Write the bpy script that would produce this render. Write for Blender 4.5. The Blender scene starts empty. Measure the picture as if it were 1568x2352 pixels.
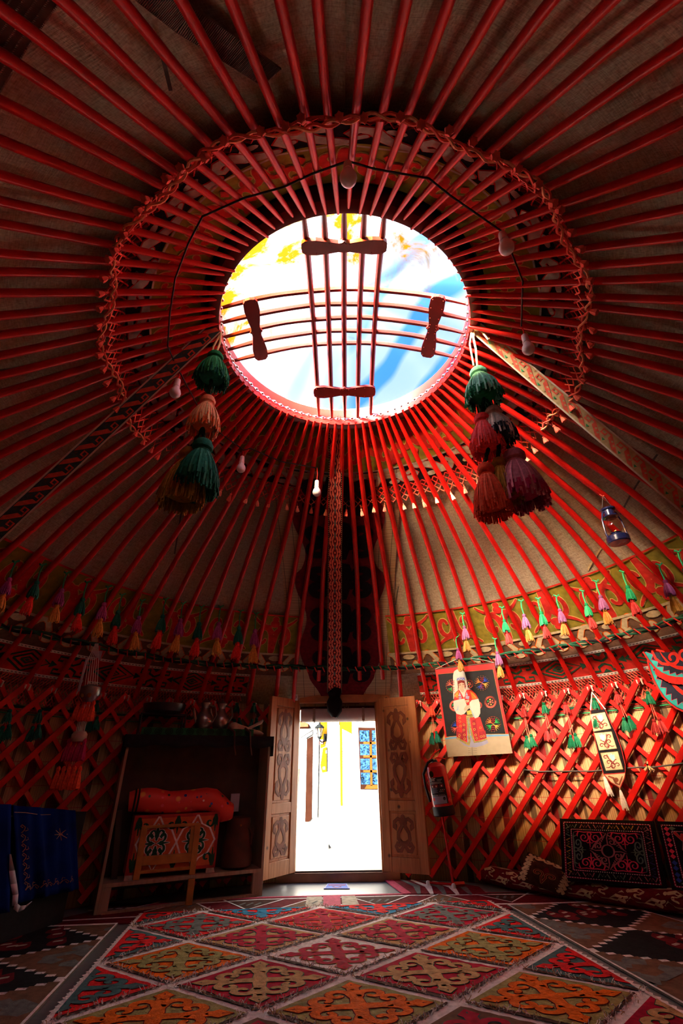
import bpy, math, random
from mathutils import Vector as V, Matrix
random.seed(11)
SC = bpy.context.scene
COL = SC.collection
PI = math.pi
sin, cos, rad = math.sin, math.cos, math.radians

# ------------------------------------------------------------------ camera
FPX = 1045.0
PITCH, ROLL = rad(29.7), rad(-0.9)
CAM = V((0, 0, .89))
LOOK = V((0, cos(PITCH), sin(PITCH)))
_r = V((1, 0, 0)); _u = _r.cross(LOOK)
CR = _r * cos(ROLL) + _u * sin(ROLL)
CU = -_r * sin(ROLL) + _u * cos(ROLL)
cd = bpy.data.cameras.new('camera'); cam = bpy.data.objects.new('camera', cd); COL.objects.link(cam)
cd.sensor_fit = 'HORIZONTAL'; cd.sensor_width = 24.0; cd.lens = FPX / 1568 * 24.0
cd.clip_start = .02; cd.clip_end = 200
cam.matrix_world = Matrix(((CR.x, CU.x, -LOOK.x, CAM.x), (CR.y, CU.y, -LOOK.y, CAM.y), (CR.z, CU.z, -LOOK.z, CAM.z), (0, 0, 0, 1)))
SC.camera = cam
vs = SC.view_settings
vs.view_transform = 'Standard'; vs.look = 'None'; vs.gamma = 1; vs.use_curve_mapping = False
vs.exposure = 0.6

# ------------------------------------------------------------------ the yurt's surfaces (metres)
R = .75
AX, AY = .0355, 1.904                      # axis of the crown ring
ZR, ZW = .89 + 3.026 * R, .89 + .80 * R    # ring height, wall top
WC = V((AX, AY + .7 * R)); WR = 4.0 * R    # round wall
R0 = 1.03 * R
_S = (0, .22, .315, .55, .65, .75, .85, .907, 1.0, 1.2)
_G = (0, .158, .235, .425, .54, .665, .788, .868, 1.0, 1.35)
def interp(x, xs, ys):
    if x <= xs[0]:
        return ys[0] + (x - xs[0]) * (ys[1] - ys[0]) / (xs[1] - xs[0])
    for i in range(1, len(xs)):
        if x <= xs[i]:
            return ys[i - 1] + (ys[i] - ys[i - 1]) * (x - xs[i - 1]) / (xs[i] - xs[i - 1])
    return ys[-1]
def gsm(s):   # smoothed profile
    return (interp(s - .06, _S, _G) + 2 * interp(s, _S, _G) + interp(s + .06, _S, _G)) / 4
def rwall(ph):
    d = WC.y - AY
    return d * cos(ph) + math.sqrt(WR ** 2 - (d * sin(ph)) ** 2)
def s_of(r, ph): return (r - R0) / (rwall(ph) - R0)
def r_of(s, ph): return R0 + s * (rwall(ph) - R0)
def zroof(r, ph): return ZR - gsm(s_of(r, ph)) * (ZR - ZW)
def roofpt(ph, r, off=0.0):
    m = (zroof(r + .01, ph) - zroof(r - .01, ph)) / .02
    k = 1 / math.sqrt(1 + m * m)
    rr = r - m * k * off
    return V((AX + rr * sin(ph), AY + rr * cos(ph), zroof(r, ph) + k * off))
def roofs(ph, s, off=0.0): return roofpt(ph, r_of(s, ph), off)
def wallpt(a, z, rr=WR): return V((WC.x + rr * sin(a), WC.y + rr * cos(a), z))
def wa(p): return math.atan2(p[0] - WC.x, p[1] - WC.y)

def ray(x, y):
    return (CR * ((x - 784) / FPX) + CU * ((1176 - y) / FPX) + LOOK).normalized()
def at_floor(x, y, z=0.0):
    d = ray(x, y); return CAM + d * ((z - CAM.z) / d.z)
def at_depth(x, y, Y):
    d = ray(x, y); return CAM + d * (Y / d.y)
def at_wall(x, y, rr=WR):
    d = ray(x, y); o = V((CAM.x - WC.x, CAM.y - WC.y)); a = d.x ** 2 + d.y ** 2; b = o.x * d.x + o.y * d.y; c = o.dot(o) - rr * rr
    return CAM + d * ((-b + math.sqrt(b * b - a * c)) / a)
def at_roof(x, y, off=0.0):
    d = ray(x, y); t = .5
    while t < 8:
        q = CAM + d * t; dx, dy = q.x - AX, q.y - AY
        if q.z - off > zroof(math.hypot(dx, dy), math.atan2(dx, dy)): break
        t += .01
    return q
def rphi(q): return math.hypot(q.x - AX, q.y - AY), math.atan2(q.x - AX, q.y - AY)
def at_plane(x, y, p, n):
    d = ray(x, y); return CAM + d * ((V(p) - CAM).dot(n) / d.dot(n))
def pix(q):
    v = V(q) - CAM; return 784 + FPX * v.dot(CR) / v.dot(LOOK), 1176 - FPX * v.dot(CU) / v.dot(LOOK)
def drop_to(p, y):
    """point straight below p that shows at image row y"""
    lo, hi = p.z - 3, p.z
    for _ in range(40):
        m = (lo + hi) / 2
        if pix((p.x, p.y, m))[1] > y: lo = m
        else: hi = m
    return V((p.x, p.y, (lo + hi) / 2))

# ------------------------------------------------------------------ materials
MATS = {}
def mk(name, col, rough=.85, var=.18, scale=14, bump=.15, bscale=90, metal=0.0, spec=.3, sheen=0.0, coat=0.0, dist=.004):
    m = bpy.data.materials.new(name); m.use_nodes = True
    nt = m.node_tree; b = nt.nodes['Principled BSDF']
    b.inputs['Roughness'].default_value = rough; b.inputs['Metallic'].default_value = metal
    b.inputs['Specular IOR Level'].default_value = spec
    b.inputs['Sheen Weight'].default_value = sheen; b.inputs['Coat Weight'].default_value = coat
    tc = nt.nodes.new('ShaderNodeTexCoord')
    n = nt.nodes.new('ShaderNodeTexNoise'); n.inputs['Scale'].default_value = scale; n.inputs['Detail'].default_value = 5
    nt.links.new(tc.outputs['Object'], n.inputs['Vector'])
    r = nt.nodes.new('ShaderNodeValToRGB')
    r.color_ramp.elements[0].position = .3; r.color_ramp.elements[1].position = .72
    r.color_ramp.elements[0].color = tuple(c * (1 - var) for c in col) + (1,)
    r.color_ramp.elements[1].color = tuple(min(1, c * (1 + var)) for c in col) + (1,)
    nt.links.new(n.outputs['Fac'], r.inputs['Fac']); nt.links.new(r.outputs['Color'], b.inputs['Base Color'])
    if bump:
        n2 = nt.nodes.new('ShaderNodeTexNoise'); n2.inputs['Scale'].default_value = bscale; n2.inputs['Detail'].default_value = 4
        nt.links.new(tc.outputs['Object'], n2.inputs['Vector'])
        bp = nt.nodes.new('ShaderNodeBump'); bp.inputs['Strength'].default_value = bump; bp.inputs['Distance'].default_value = dist
        nt.links.new(n2.outputs['Fac'], bp.inputs['Height']); nt.links.new(bp.outputs['Normal'], b.inputs['Normal'])
    MATS[name] = m
    return m

def newmat(name):
    m = bpy.data.materials.new(name); m.use_nodes = True; MATS[name] = m
    nt = m.node_tree
    def N(t, **kw):
        nd = nt.nodes.new('ShaderNode' + t)
        for k, v in kw.items():
            if k in nd.inputs: nd.inputs[k].default_value = v
            else: setattr(nd, k, v)
        return nd
    def L(a, b): nt.links.new(a, b)
    def math_(op, a, b=None):
        nd = nt.nodes.new('ShaderNodeMath'); nd.operation = op
        for i, x in enumerate((a, b)):
            if x is None: continue
            if isinstance(x, (int, float)): nd.inputs[i].default_value = x
            else: L(x, nd.inputs[i])
        return nd.outputs[0]
    def ramp(f, stops, interp='LINEAR'):
        r = nt.nodes.new('ShaderNodeValToRGB'); cr = r.color_ramp; cr.interpolation = interp
        while len(cr.elements) < len(stops): cr.elements.new(.5)
        for e, (p, c) in zip(cr.elements, stops): e.position = p; e.color = tuple(c) + (1,)
        L(f, r.inputs['Fac']); return r.outputs['Color']
    def mix(f, a, b, blend='MIX'):
        nd = nt.nodes.new('ShaderNodeMix'); nd.data_type = 'RGBA'; nd.blend_type = blend
        for i, x in ((0, f), (6, a), (7, b)):
            if isinstance(x, (int, float)): nd.inputs[i].default_value = x
            elif isinstance(x, tuple): nd.inputs[i].default_value = x + (1,)
            else: L(x, nd.inputs[i])
        return nd.outputs[2]
    return m, nt, nt.nodes['Principled BSDF'], N, L, math_, ramp, mix

def pol(*rgb):   # 8-bit sRGB -> linear
    return tuple((c / 255 / 12.92) if c / 255 <= .04045 else ((c / 255 + .055) / 1.055) ** 2.4 for c in rgb)

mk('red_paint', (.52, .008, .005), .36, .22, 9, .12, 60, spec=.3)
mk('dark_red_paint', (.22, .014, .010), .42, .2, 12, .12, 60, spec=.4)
mk('felt_red', (.52, .028, .02), .95, .3, 18, .5, 60, spec=.06)
mk('felt_crimson', (.56, .006, .045), .95, .3, 30, .8, 1105, dist=.008, spec=.06)
mk('felt_scarlet', (.66, .014, .018), .95, .28, 30, .8, 110, dist=.008, spec=.06)
mk('felt_orange', (.70, .125, .004), .95, .28, 30, .8, 110, dist=.008, spec=.06)
mk('felt_olive', (.24, .19, .025), .95, .3, 16, .5, 60, spec=.06)
mk('felt_khaki', (.30, .25, .09), .95, .3, 30, .8, 110, dist=.008, spec=.06)
mk('felt_tan', (.48, .27, .12), .95, .3, 30, .9, 110, dist=.008, spec=.06)
mk('felt_white', (.80, .70, .70), .95, .22, 40, .9, 130, dist=.008, spec=.06)
mk('felt_grey', (.42, .36, .29), .95, .3, 24, .6, 80, spec=.06)
mk('felt_teal', (.06, .12, .13), .95, .3, 30, .6, 110, spec=.06)
mk('felt_slate', (.13, .13, .125), .95, .3, 30, .6, 110, spec=.06)
mk('felt_blue', (.03, .2, .36), .95, .3, 30, .7, 110, spec=.06)
mk('felt_brown', (.06, .022, .016), .95, .4, 30, .7, 110, spec=.06)
mk('kilim_ground', (.12, .09, .078), .95, .3, 24, .5, 110, spec=.06)
mk('felt_umber', (.15, .075, .045), .95, .3, 24, .5, 110, spec=.06)
mk('felt_black', (.012, .01, .012), .95, .3, 30, .4, 110, spec=.06)
mk('felt_wine', (.13, .008, .014), .95, .35, 30, .4, 110, spec=.06)
mk('felt_yellow', (.62, .40, .12), .9, .2, 40, .2, 110, spec=.06)
mk('felt_cream', (.52, .41, .24), .95, .2, 30, .4, 90, spec=.06)
mk('felt_turquoise', (.03, .32, .29), .9, .2, 30, .4, 110, spec=.06)
mk('cord_yellow', (.60, .36, .10), .9, .2, 40, .1, 110)
mk('cord_green', (.03, .30, .11), .9, .2, 40, .1, 110)
mk('cord_pine', (.010, .065, .032), .9, .2, 40, .1, 110)
mk('cord_white', (.72, .64, .55), .9, .1, 40, .1, 110)
mk('cord_red', (.50, .02, .015), .9, .25, 40, .1, 110)
mk('cord_coral', (.74, .13, .085), .9, .2, 40, .1, 110)
mk('cord_peach', (.80, .30, .20), .9, .2, 40, .1, 110)
mk('cord_beige', (.55, .42, .22), .9, .2, 40, .1, 110)
mk('cord_grey', (.10, .09, .08), .9, .2, 40, .1, 110)
for n, c in dict(green=(.02, .36, .13), green_lit=(.16, .50, .36), pine=(.012, .13, .085), orange=(.75, .17, .05), peach=(.85, .30, .16), gold=(.58, .25, .045), mustard=(.52, .25, .03),
                 purple=(.30, .06, .20), mauve=(.36, .12, .17), coral=(.70, .05, .045), rose=(.68, .05, .06), grey=(.40, .38, .36), ink=(.02, .022, .03), magenta=(.33, .02, .08), rust=(.62, .07, .03), scarlet=(.66, .03, .02), lilac=(.42, .14, .32), moss=(.01, .17, .07), amber=(.58, .25, .045), violet=(.30, .06, .20)).items():
    c = tuple(min(.85, x * dict(lilac=.34, gold=.36, coral=.36, green=.42, purple=.5, mustard=.6, moss=.6).get(n, 1.2)) for x in c)  # light level put into colour: sun-side yarns darkened, shade-side copies full tone
    mk('yarn_' + n, c, .85, .25, 60, .3, 200, spec=.08); mk('yarn_' + n + '_light', tuple(min(.9, x * 1.5 + .02) for x in c), .85, .2, 60, .3, 200, spec=.08)
mk('bar_backlit', (.13, .010, .008), .42, .2, 12, .12, 60, spec=.3)  # darker red: backlit shade of the bars put into their colour
mk('pine_wood', (.44, .19, .062), .5, .3, 7, .12, 40, spec=.35)
mk('plank_wood', (.34, .20, .125), .62, .22, 9, .1, 60)
mk('carved_wood', (.21, .055, .022), .5, .25, 12, .12, 60)
mk('stool_wood', (.42, .17, .035), .5, .25, 12, .1, 60)
mk('dark_wood', (.055, .028, .018), .5, .3, 12, .15, 60)
mk('old_leather', (.07, .022, .012), .5, .4, 10, .3, 40)
mk('chest_orange', (.52, .09, .025), .5, .25, 14, .1, 60)
mk('chest_red', (.34, .02, .014), .5, .25, 14, .1, 60)
mk('silver', (.72, .72, .74), .25, .08, 30, 0, 60, metal=1)
mk('tin', (.30, .29, .28), .35, .2, 20, .1, 60, metal=.9)
mk('black_metal', (.014, .014, .016), .35, .2, 20, .05, 60, spec=.5)
mk('navy_enamel', (.012, .016, .06), .22, .15, 20, 0, 60, spec=.6, coat=.4)
mk('brass', (.45, .25, .06), .35, .2, 20, .05, 60, metal=.9)
mk('black_rubber', (.012, .012, .013), .6, .2, 20, .05, 60)
mk('white_plastic', (.72, .70, .72), .4, .04, 20, 0, 60, spec=.5)
mk('bulb_glass', (.74, .70, .74), .3, .03, 20, 0, 60, spec=.5)
mk('extinguisher_red', (.52, .012, .012), .25, .06, 20, 0, 60, spec=.5, coat=.3)
mk('paint_black', (.016, .016, .018), .7, .1, 20, 0)
mk('paint_white', (.72, .66, .58), .7, .06, 20, 0)
mk('paint_yellow', (.75, .52, .05), .7, .1, 20, 0)
mk('paint_gold', (.62, .34, .06), .7, .15, 20, 0)
mk('paint_red', (.60, .03, .03), .7, .08, 20, 0)
mk('paint_deepred', (.28, .02, .03), .7, .2, 40, 0)
mk('paint_orange', (.78, .18, .03), .7, .1, 20, 0)
mk('paint_coral', (.80, .12, .08), .7, .1, 20, 0)
mk('paint_blue', (.02, .07, .50), .7, .1, 20, 0)
mk('paint_sky', (.13, .32, .52), .7, .1, 20, 0)
mk('paint_green', (.02, .36, .08), .7, .1, 20, 0)
mk('paint_lilac', (.28, .28, .40), .7, .06, 20, 0)
mk('paint_sand', (.38, .31, .21), .7, .06, 20, 0)
mk('paint_skin', (.52, .31, .22), .7, .05, 20, 0)
mk('paint_maroon', (.16, .015, .015), .7, .1, 20, 0)
mk('paint_grey', (.22, .23, .27), .7, .1, 20, 0)
mk('paint_ivory', (.48, .45, .38), .7, .05, 20, 0)
mk('velvet_blue', (.0015, .009, .09), .8, .5, 5, .3, 24, spec=.04)
mk('lining_white', (.50, .44, .50), .8, .1, 20, .1)
mk('wool_black', (.012, .012, .014), .95, .3, 30, .2)
mk('wool_green', (.015, .11, .04), .95, .3, 30, .2)
mk('navy_cloth', (.014, .016, .032), .9, .3, 20, .25, 60)
mk('quilt_red', (.62, .03, .015), .6, .2, 10, .25, 18)
mk('bone', (.45, .33, .24), .7, .25, 12, .2, 40)
mk('curtain_white', (.60, .56, .55), .9, .06, 20, .15, 60)
mk('rug_raspberry', (.40, .02, .07), .95, .25, 40, .4, 110)
mk('embroid_pink', (.95, .06, .14), .8, .12, 60, .3, 200)
mk('embroid_rose', (.48, .15, .17), .8, .15, 60, .3, 200)
mk('embroid_sage', (.18, .25, .17), .8, .15, 60, .3, 200)
mk('embroid_violet', (.06, .04, .22), .8, .15, 60, .3, 200)
mk('sky_tulip', (.25, .48, .55), .8, .1, 60, .2, 200)
mk('facade_white', (.085, .085, .084), .9, .03, 6, .05, 40)
mk('facade_yellow', (0.02040, 0.01020, 0.00060), .9, .05, 6, .05, 40, spec=0)
mk('sign_yellow', (0.02400, 0.01560, 0.00048), .5, .03, 6, 0, spec=0)
mk('door_brown', (0.00270, 0.00096, 0.00060), .5, .2, 9, .05, spec=0)
mk('frame_orange', (0.01680, 0.00510, 0.00108), .5, .2, 9, .05, spec=0)
mk('iron_black', (.0015, .0018, .002), .5, .2, 9, .05, spec=0)
mk('roof_brown', (.02, .006, .003), .6, .2, 9, .05, spec=0)
mk('kerb_stone', (.07, .065, .052), .9, .15, 9, .2)
mk('cord_dun', (.19, .13, .10), .9, .2, 40, .1, 110)
mk('mat_blue', (.05, .10, .42), .8, .1, 20, .1)

# painted white-dashed piping etc. use plain colours; below: woven / layered surfaces with their own node trees
def wood_grain(name, c0, c1, axis='Z', rough=.5, knots=True):
    m, nt, b, N, L, mth, ramp, mix = newmat(name)
    tc = N('TexCoord'); mp = N('Mapping'); sc = [16, 16, 16]; sc['XYZ'.index(axis)] = .9
    mp.inputs['Scale'].default_value = sc
    L(tc.outputs['Object'], mp.inputs['Vector'])
    n = N('TexNoise', Scale=1.6, Detail=6, Distortion=1.6); L(mp.outputs[0], n.inputs['Vector'])
    col = ramp(n.outputs['Fac'], [(.30, c0), (.5, tuple((a + b_) / 2 for a, b_ in zip(c0, c1))), (.7, c1)])
    if knots:
        v = N('TexVoronoi', Scale=5.5); L(tc.outputs['Object'], v.inputs['Vector'])
        k = ramp(v.outputs['Distance'], [(.05, (1, 1, 1)), (.11, (0, 0, 0))])
        col = mix(k, col, tuple(c * .25 for c in c0))
    L(col, b.inputs['Base Color']); b.inputs['Roughness'].default_value = rough
    bp = N('Bump', Strength=.15, Distance=.003); L(n.outputs['Fac'], bp.inputs['Height']); L(bp.outputs[0], b.inputs['Normal'])
wood_grain('door_wood', (.34, .115, .03), (.54, .22, .075), 'Z')
wood_grain('shelf_wood', (.26, .16, .105), (.37, .25, .17), 'Z', .6, False)

# burlap roof cloth (u along the roof's slope, v around)
m, nt, b, N, L, mth, ramp, mix = newmat('burlap')
uv = N('UVMap'); mp = N('Mapping'); mp.inputs['Scale'].default_value = (120, 460, 1); L(uv.outputs[0], mp.inputs['Vector'])
n1 = N('TexNoise', Scale=1, Detail=3); L(mp.outputs[0], n1.inputs['Vector'])
mp2 = N('Mapping'); mp2.inputs['Scale'].default_value = (420, 70, 1); L(uv.outputs[0], mp2.inputs['Vector'])
n2 = N('TexNoise', Scale=1, Detail=3); L(mp2.outputs[0], n2.inputs['Vector'])
n3 = N('TexNoise', Scale=3.5, Detail=4); L(uv.outputs[0], n3.inputs['Vector'])
w = mth('ADD', mth('MULTIPLY', n1.outputs['Fac'], .5), mth('MULTIPLY', n2.outputs['Fac'], .5))
L(mix(n3.outputs['Fac'], ramp(w, [(.35, (.30, .22, .15)), (.65, (.57, .48, .335))]), ramp(w, [(.35, (.24, .175, .125)), (.65, (.45, .37, .26))])), b.inputs['Base Color'])
b.inputs['Roughness'].default_value = .95; b.inputs['Specular IOR Level'].default_value = .1
bp = N('Bump', Strength=.8, Distance=.008); L(mth('ADD', w, mth('MULTIPLY', n3.outputs['Fac'], 1.5)), bp.inputs['Height']); L(bp.outputs[0], b.inputs['Normal'])

# reed screen (u along the wall, v up)
m, nt, b, N, L, mth, ramp, mix = newmat('reed')
uv = N('UVMap'); sp = N('SeparateXYZ'); L(uv.outputs[0], sp.inputs[0])
u, v = sp.outputs[0], sp.outputs[1]
nn = N('TexNoise', noise_dimensions='1D', Scale=1, Detail=2); L(mth('MULTIPLY', u, 150.0), nn.inputs['W'])
ncol = ramp(nn.outputs['Fac'], [(.25, (.20, .10, .035)), (.45, (.46, .29, .13)), (.75, (.66, .46, .24))])
nb = N('TexNoise', noise_dimensions='1D', Scale=1, Detail=0); L(mth('MULTIPLY', u, 14.0), nb.inputs['W'])
dark = ramp(nb.outputs['Fac'], [(.60, (0, 0, 0)), (.64, (1, 1, 1))])
col = mix(dark, ncol, mix(.8, ncol, (.05, .035, .02)))
nr = N('TexNoise', noise_dimensions='1D', Scale=1, Detail=0); L(mth('ADD', mth('MULTIPLY', u, 9.0), 40.0), nr.inputs['W'])
col = mix(ramp(nr.outputs['Fac'], [(.69, (0, 0, 0)), (.70, (1, 1, 1))]), col, (.16, .01, .01))
th = mth('LESS_THAN', mth('FRACT', mth('DIVIDE', v, .165)), .022)
col = mix(th, col, (.38, .02, .012))
L(col, b.inputs['Base Color']); b.inputs['Roughness'].default_value = .7; b.inputs['Specular IOR Level'].default_value = .2
bp = N('Bump', Strength=.5, Distance=.004); L(mth('ABSOLUTE', mth('SINE', mth('MULTIPLY', u, 480.0))), bp.inputs['Height']); L(bp.outputs[0], b.inputs['Normal'])

# laminate floor
m, nt, b, N, L, mth, ramp, mix = newmat('laminate')
tc = N('TexCoord'); mp = N('Mapping'); mp.inputs['Rotation'].default_value = (0, 0, rad(8)); L(tc.outputs['Object'], mp.inputs['Vector'])
br = N('TexBrick', Scale=1.0); br.inputs['Brick Width'].default_value = 1.2; br.inputs['Row Height'].default_value = .19; br.inputs['Mortar Size'].default_value = .002
br.inputs['Color1'].default_value = (.12, .12, .125, 1); br.inputs['Color2'].default_value = (.14, .14, .145, 1); br.inputs['Mortar'].default_value = (.2, .18, .17, 1)
L(mp.outputs[0], br.inputs['Vector'])
mp2 = N('Mapping'); mp2.inputs['Scale'].default_value = (2, 40, 2); L(mp.outputs[0], mp2.inputs['Vector'])
n = N('TexNoise', Scale=1.5, Detail=5); L(mp2.outputs[0], n.inputs['Vector'])
L(mix(.35, br.outputs['Color'], ramp(n.outputs['Fac'], [(.3, (.09, .09, .095)), (.7, (.18, .18, .185))])), b.inputs['Base Color'])
b.inputs['Roughness'].default_value = .4; b.inputs['Specular IOR Level'].default_value = .35

# crown cover cloth: thin, lets daylight through; rust stains, and fold shade painted in as blue
m, nt, b, N, L, mth, ramp, mix = newmat('cover_cloth')
nt.nodes.remove(b)
out = nt.nodes['Material Output']
tc = N('TexCoord'); sp = N('SeparateXYZ'); L(tc.outputs['Object'], sp.inputs[0])
X, Y = sp.outputs[0], sp.outputs[1]
n = N('TexNoise', Scale=3.2, Detail=8, Roughness=.65, Distortion=.8); L(tc.outputs['Object'], n.inputs['Vector'])
ang = mth('ADD', mth('MULTIPLY', Y, -1.0), mth('MULTIPLY', X, -.55))          # towards the camera-side left rim
st = mth('ADD', mth('MULTIPLY', ang, .55), mth('MULTIPLY', mth('SUBTRACT', n.outputs['Fac'], .5), 1.9))
stain = ramp(st, [(.12, (0, 0, 0)), (.42, (1, 1, 1))])
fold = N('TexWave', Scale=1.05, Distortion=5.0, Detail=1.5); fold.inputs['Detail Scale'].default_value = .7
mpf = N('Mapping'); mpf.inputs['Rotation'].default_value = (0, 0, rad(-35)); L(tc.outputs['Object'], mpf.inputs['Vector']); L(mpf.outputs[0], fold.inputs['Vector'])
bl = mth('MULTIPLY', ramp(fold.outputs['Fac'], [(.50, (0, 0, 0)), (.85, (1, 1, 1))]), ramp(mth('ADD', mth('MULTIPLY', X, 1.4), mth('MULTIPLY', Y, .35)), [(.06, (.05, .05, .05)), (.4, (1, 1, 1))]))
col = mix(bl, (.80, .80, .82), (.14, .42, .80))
col = mix(stain, col, (.42, .19, .006))
tl = N('BsdfTranslucent'); L(mix(1.0, col, (.17, .17, .18), 'MULTIPLY'), tl.inputs['Color'])
tp = N('BsdfTransparent'); L(mix(1.0, (.95, .93, .89), col, 'MULTIPLY'), tp.inputs['Color'])
ms = N('MixShader'); ms.inputs[0].default_value = .82; L(tl.outputs[0], ms.inputs[1]); L(tp.outputs[0], ms.inputs[2])
L(ms.outputs[0], out.inputs['Surface'])

# clear lamp glass
m, nt, b, N, L, mth, ramp, mix = newmat('lamp_glass')
nt.nodes.remove(b); out = nt.nodes['Material Output']
g = N('BsdfGlossy', Roughness=.05); tp = N('BsdfTransparent'); tp.inputs['Color'].default_value = (.85, .72, .66, 1)
lw = N('LayerWeight', Blend=.25); ms = N('MixShader'); L(lw.outputs['Facing'], ms.inputs[0]); L(tp.outputs[0], ms.inputs[1]); L(g.outputs[0], ms.inputs[2]); L(ms.outputs[0], out.inputs['Surface'])

# street window panes: reflected sky and bare branches painted into the colour
m, nt, b, N, L, mth, ramp, mix = newmat('pane_glass')
tc = N('TexCoord'); n = N('TexNoise', Scale=9, Detail=8, Roughness=.7, Distortion=2.5); L(tc.outputs['Object'], n.inputs['Vector'])
L(ramp(n.outputs['Fac'], [(.42, (.0003, .0006, .001)), (.5, (.0018, .006, .015)), (.62, (.004, .011, .027))]), b.inputs['Base Color'])
b.inputs['Roughness'].default_value = .25; b.inputs['Specular IOR Level'].default_value = .0

# cobbled yard
m, nt, b, N, L, mth, ramp, mix = newmat('cobbles')
tc = N('TexCoord'); vo = N('TexVoronoi', Scale=9, feature='DISTANCE_TO_EDGE'); L(tc.outputs['Object'], vo.inputs['Vector'])
L(ramp(vo.outputs['Distance'], [(.0, (.05, .048, .035)), (.06, (.14, .138, .13))]), b.inputs['Base Color'])
bp = N('Bump', Strength=.6, Distance=.02); L(vo.outputs['Distance'], bp.inputs['Height']); L(bp.outputs[0], b.inputs['Normal'])

# flowered quilt
m, nt, b, N, L, mth, ramp, mix = newmat('flower_quilt')
tc = N('TexCoord'); vo = N('TexVoronoi', Scale=9); L(tc.outputs['Object'], vo.inputs['Vector'])
v2 = N('TexVoronoi', Scale=24); L(tc.outputs['Object'], v2.inputs['Vector'])
c1 = ramp(vo.outputs['Distance'], [(.10, (.75, .30, .03)), (.16, (.70, .22, .03)), (.22, (.66, .03, .015))])
hue = N('SeparateColor'); L(v2.outputs['Color'], hue.inputs[0])
c2 = ramp(hue.outputs[0], [(.0, (.02, .06, .02)), (.25, (.02, .03, .22)), (.45, (.75, .08, .12)), (.7, (.75, .35, .05)), (.9, (.8, .6, .55))], 'CONSTANT')
spot = mth('MULTIPLY', mth('LESS_THAN', v2.outputs['Distance'], .30), mth('GREATER_THAN', hue.outputs[1], .62))
L(mix(spot, c1, c2), b.inputs['Base Color']); b.inputs['Roughness'].default_value = .55

# plain fine reed (door gap): reeds run across
m, nt, b, N, L, mth, ramp, mix = newmat('reed_fine')
uv = N('UVMap'); sp = N('SeparateXYZ'); L(uv.outputs[0], sp.inputs[0])
nn = N('TexNoise', noise_dimensions='1D', Scale=1, Detail=2); L(mth('MULTIPLY', sp.outputs[0], 120.0), nn.inputs['W'])
c_ = ramp(nn.outputs['Fac'], [(.25, (.20, .12, .06)), (.5, (.40, .27, .15)), (.75, (.55, .40, .24))])
th = mth('LESS_THAN', mth('FRACT', mth('DIVIDE', sp.outputs[1], .11)), .04)
L(mix(th, c_, (.06, .04, .03)), b.inputs['Base Color']); b.inputs['Roughness'].default_value = .8
bp = N('Bump', Strength=.4, Distance=.003); L(nn.outputs['Fac'], bp.inputs['Height']); L(bp.outputs[0], b.inputs['Normal'])
SUN_E, SKY_E = 400.0, 1.6

# ------------------------------------------------------------------ mesh helpers
def wm(o):
    m = o.matrix_basis.copy()
    while o.parent is not None:
        o = o.parent; m = o.matrix_basis @ m
    return m

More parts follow.
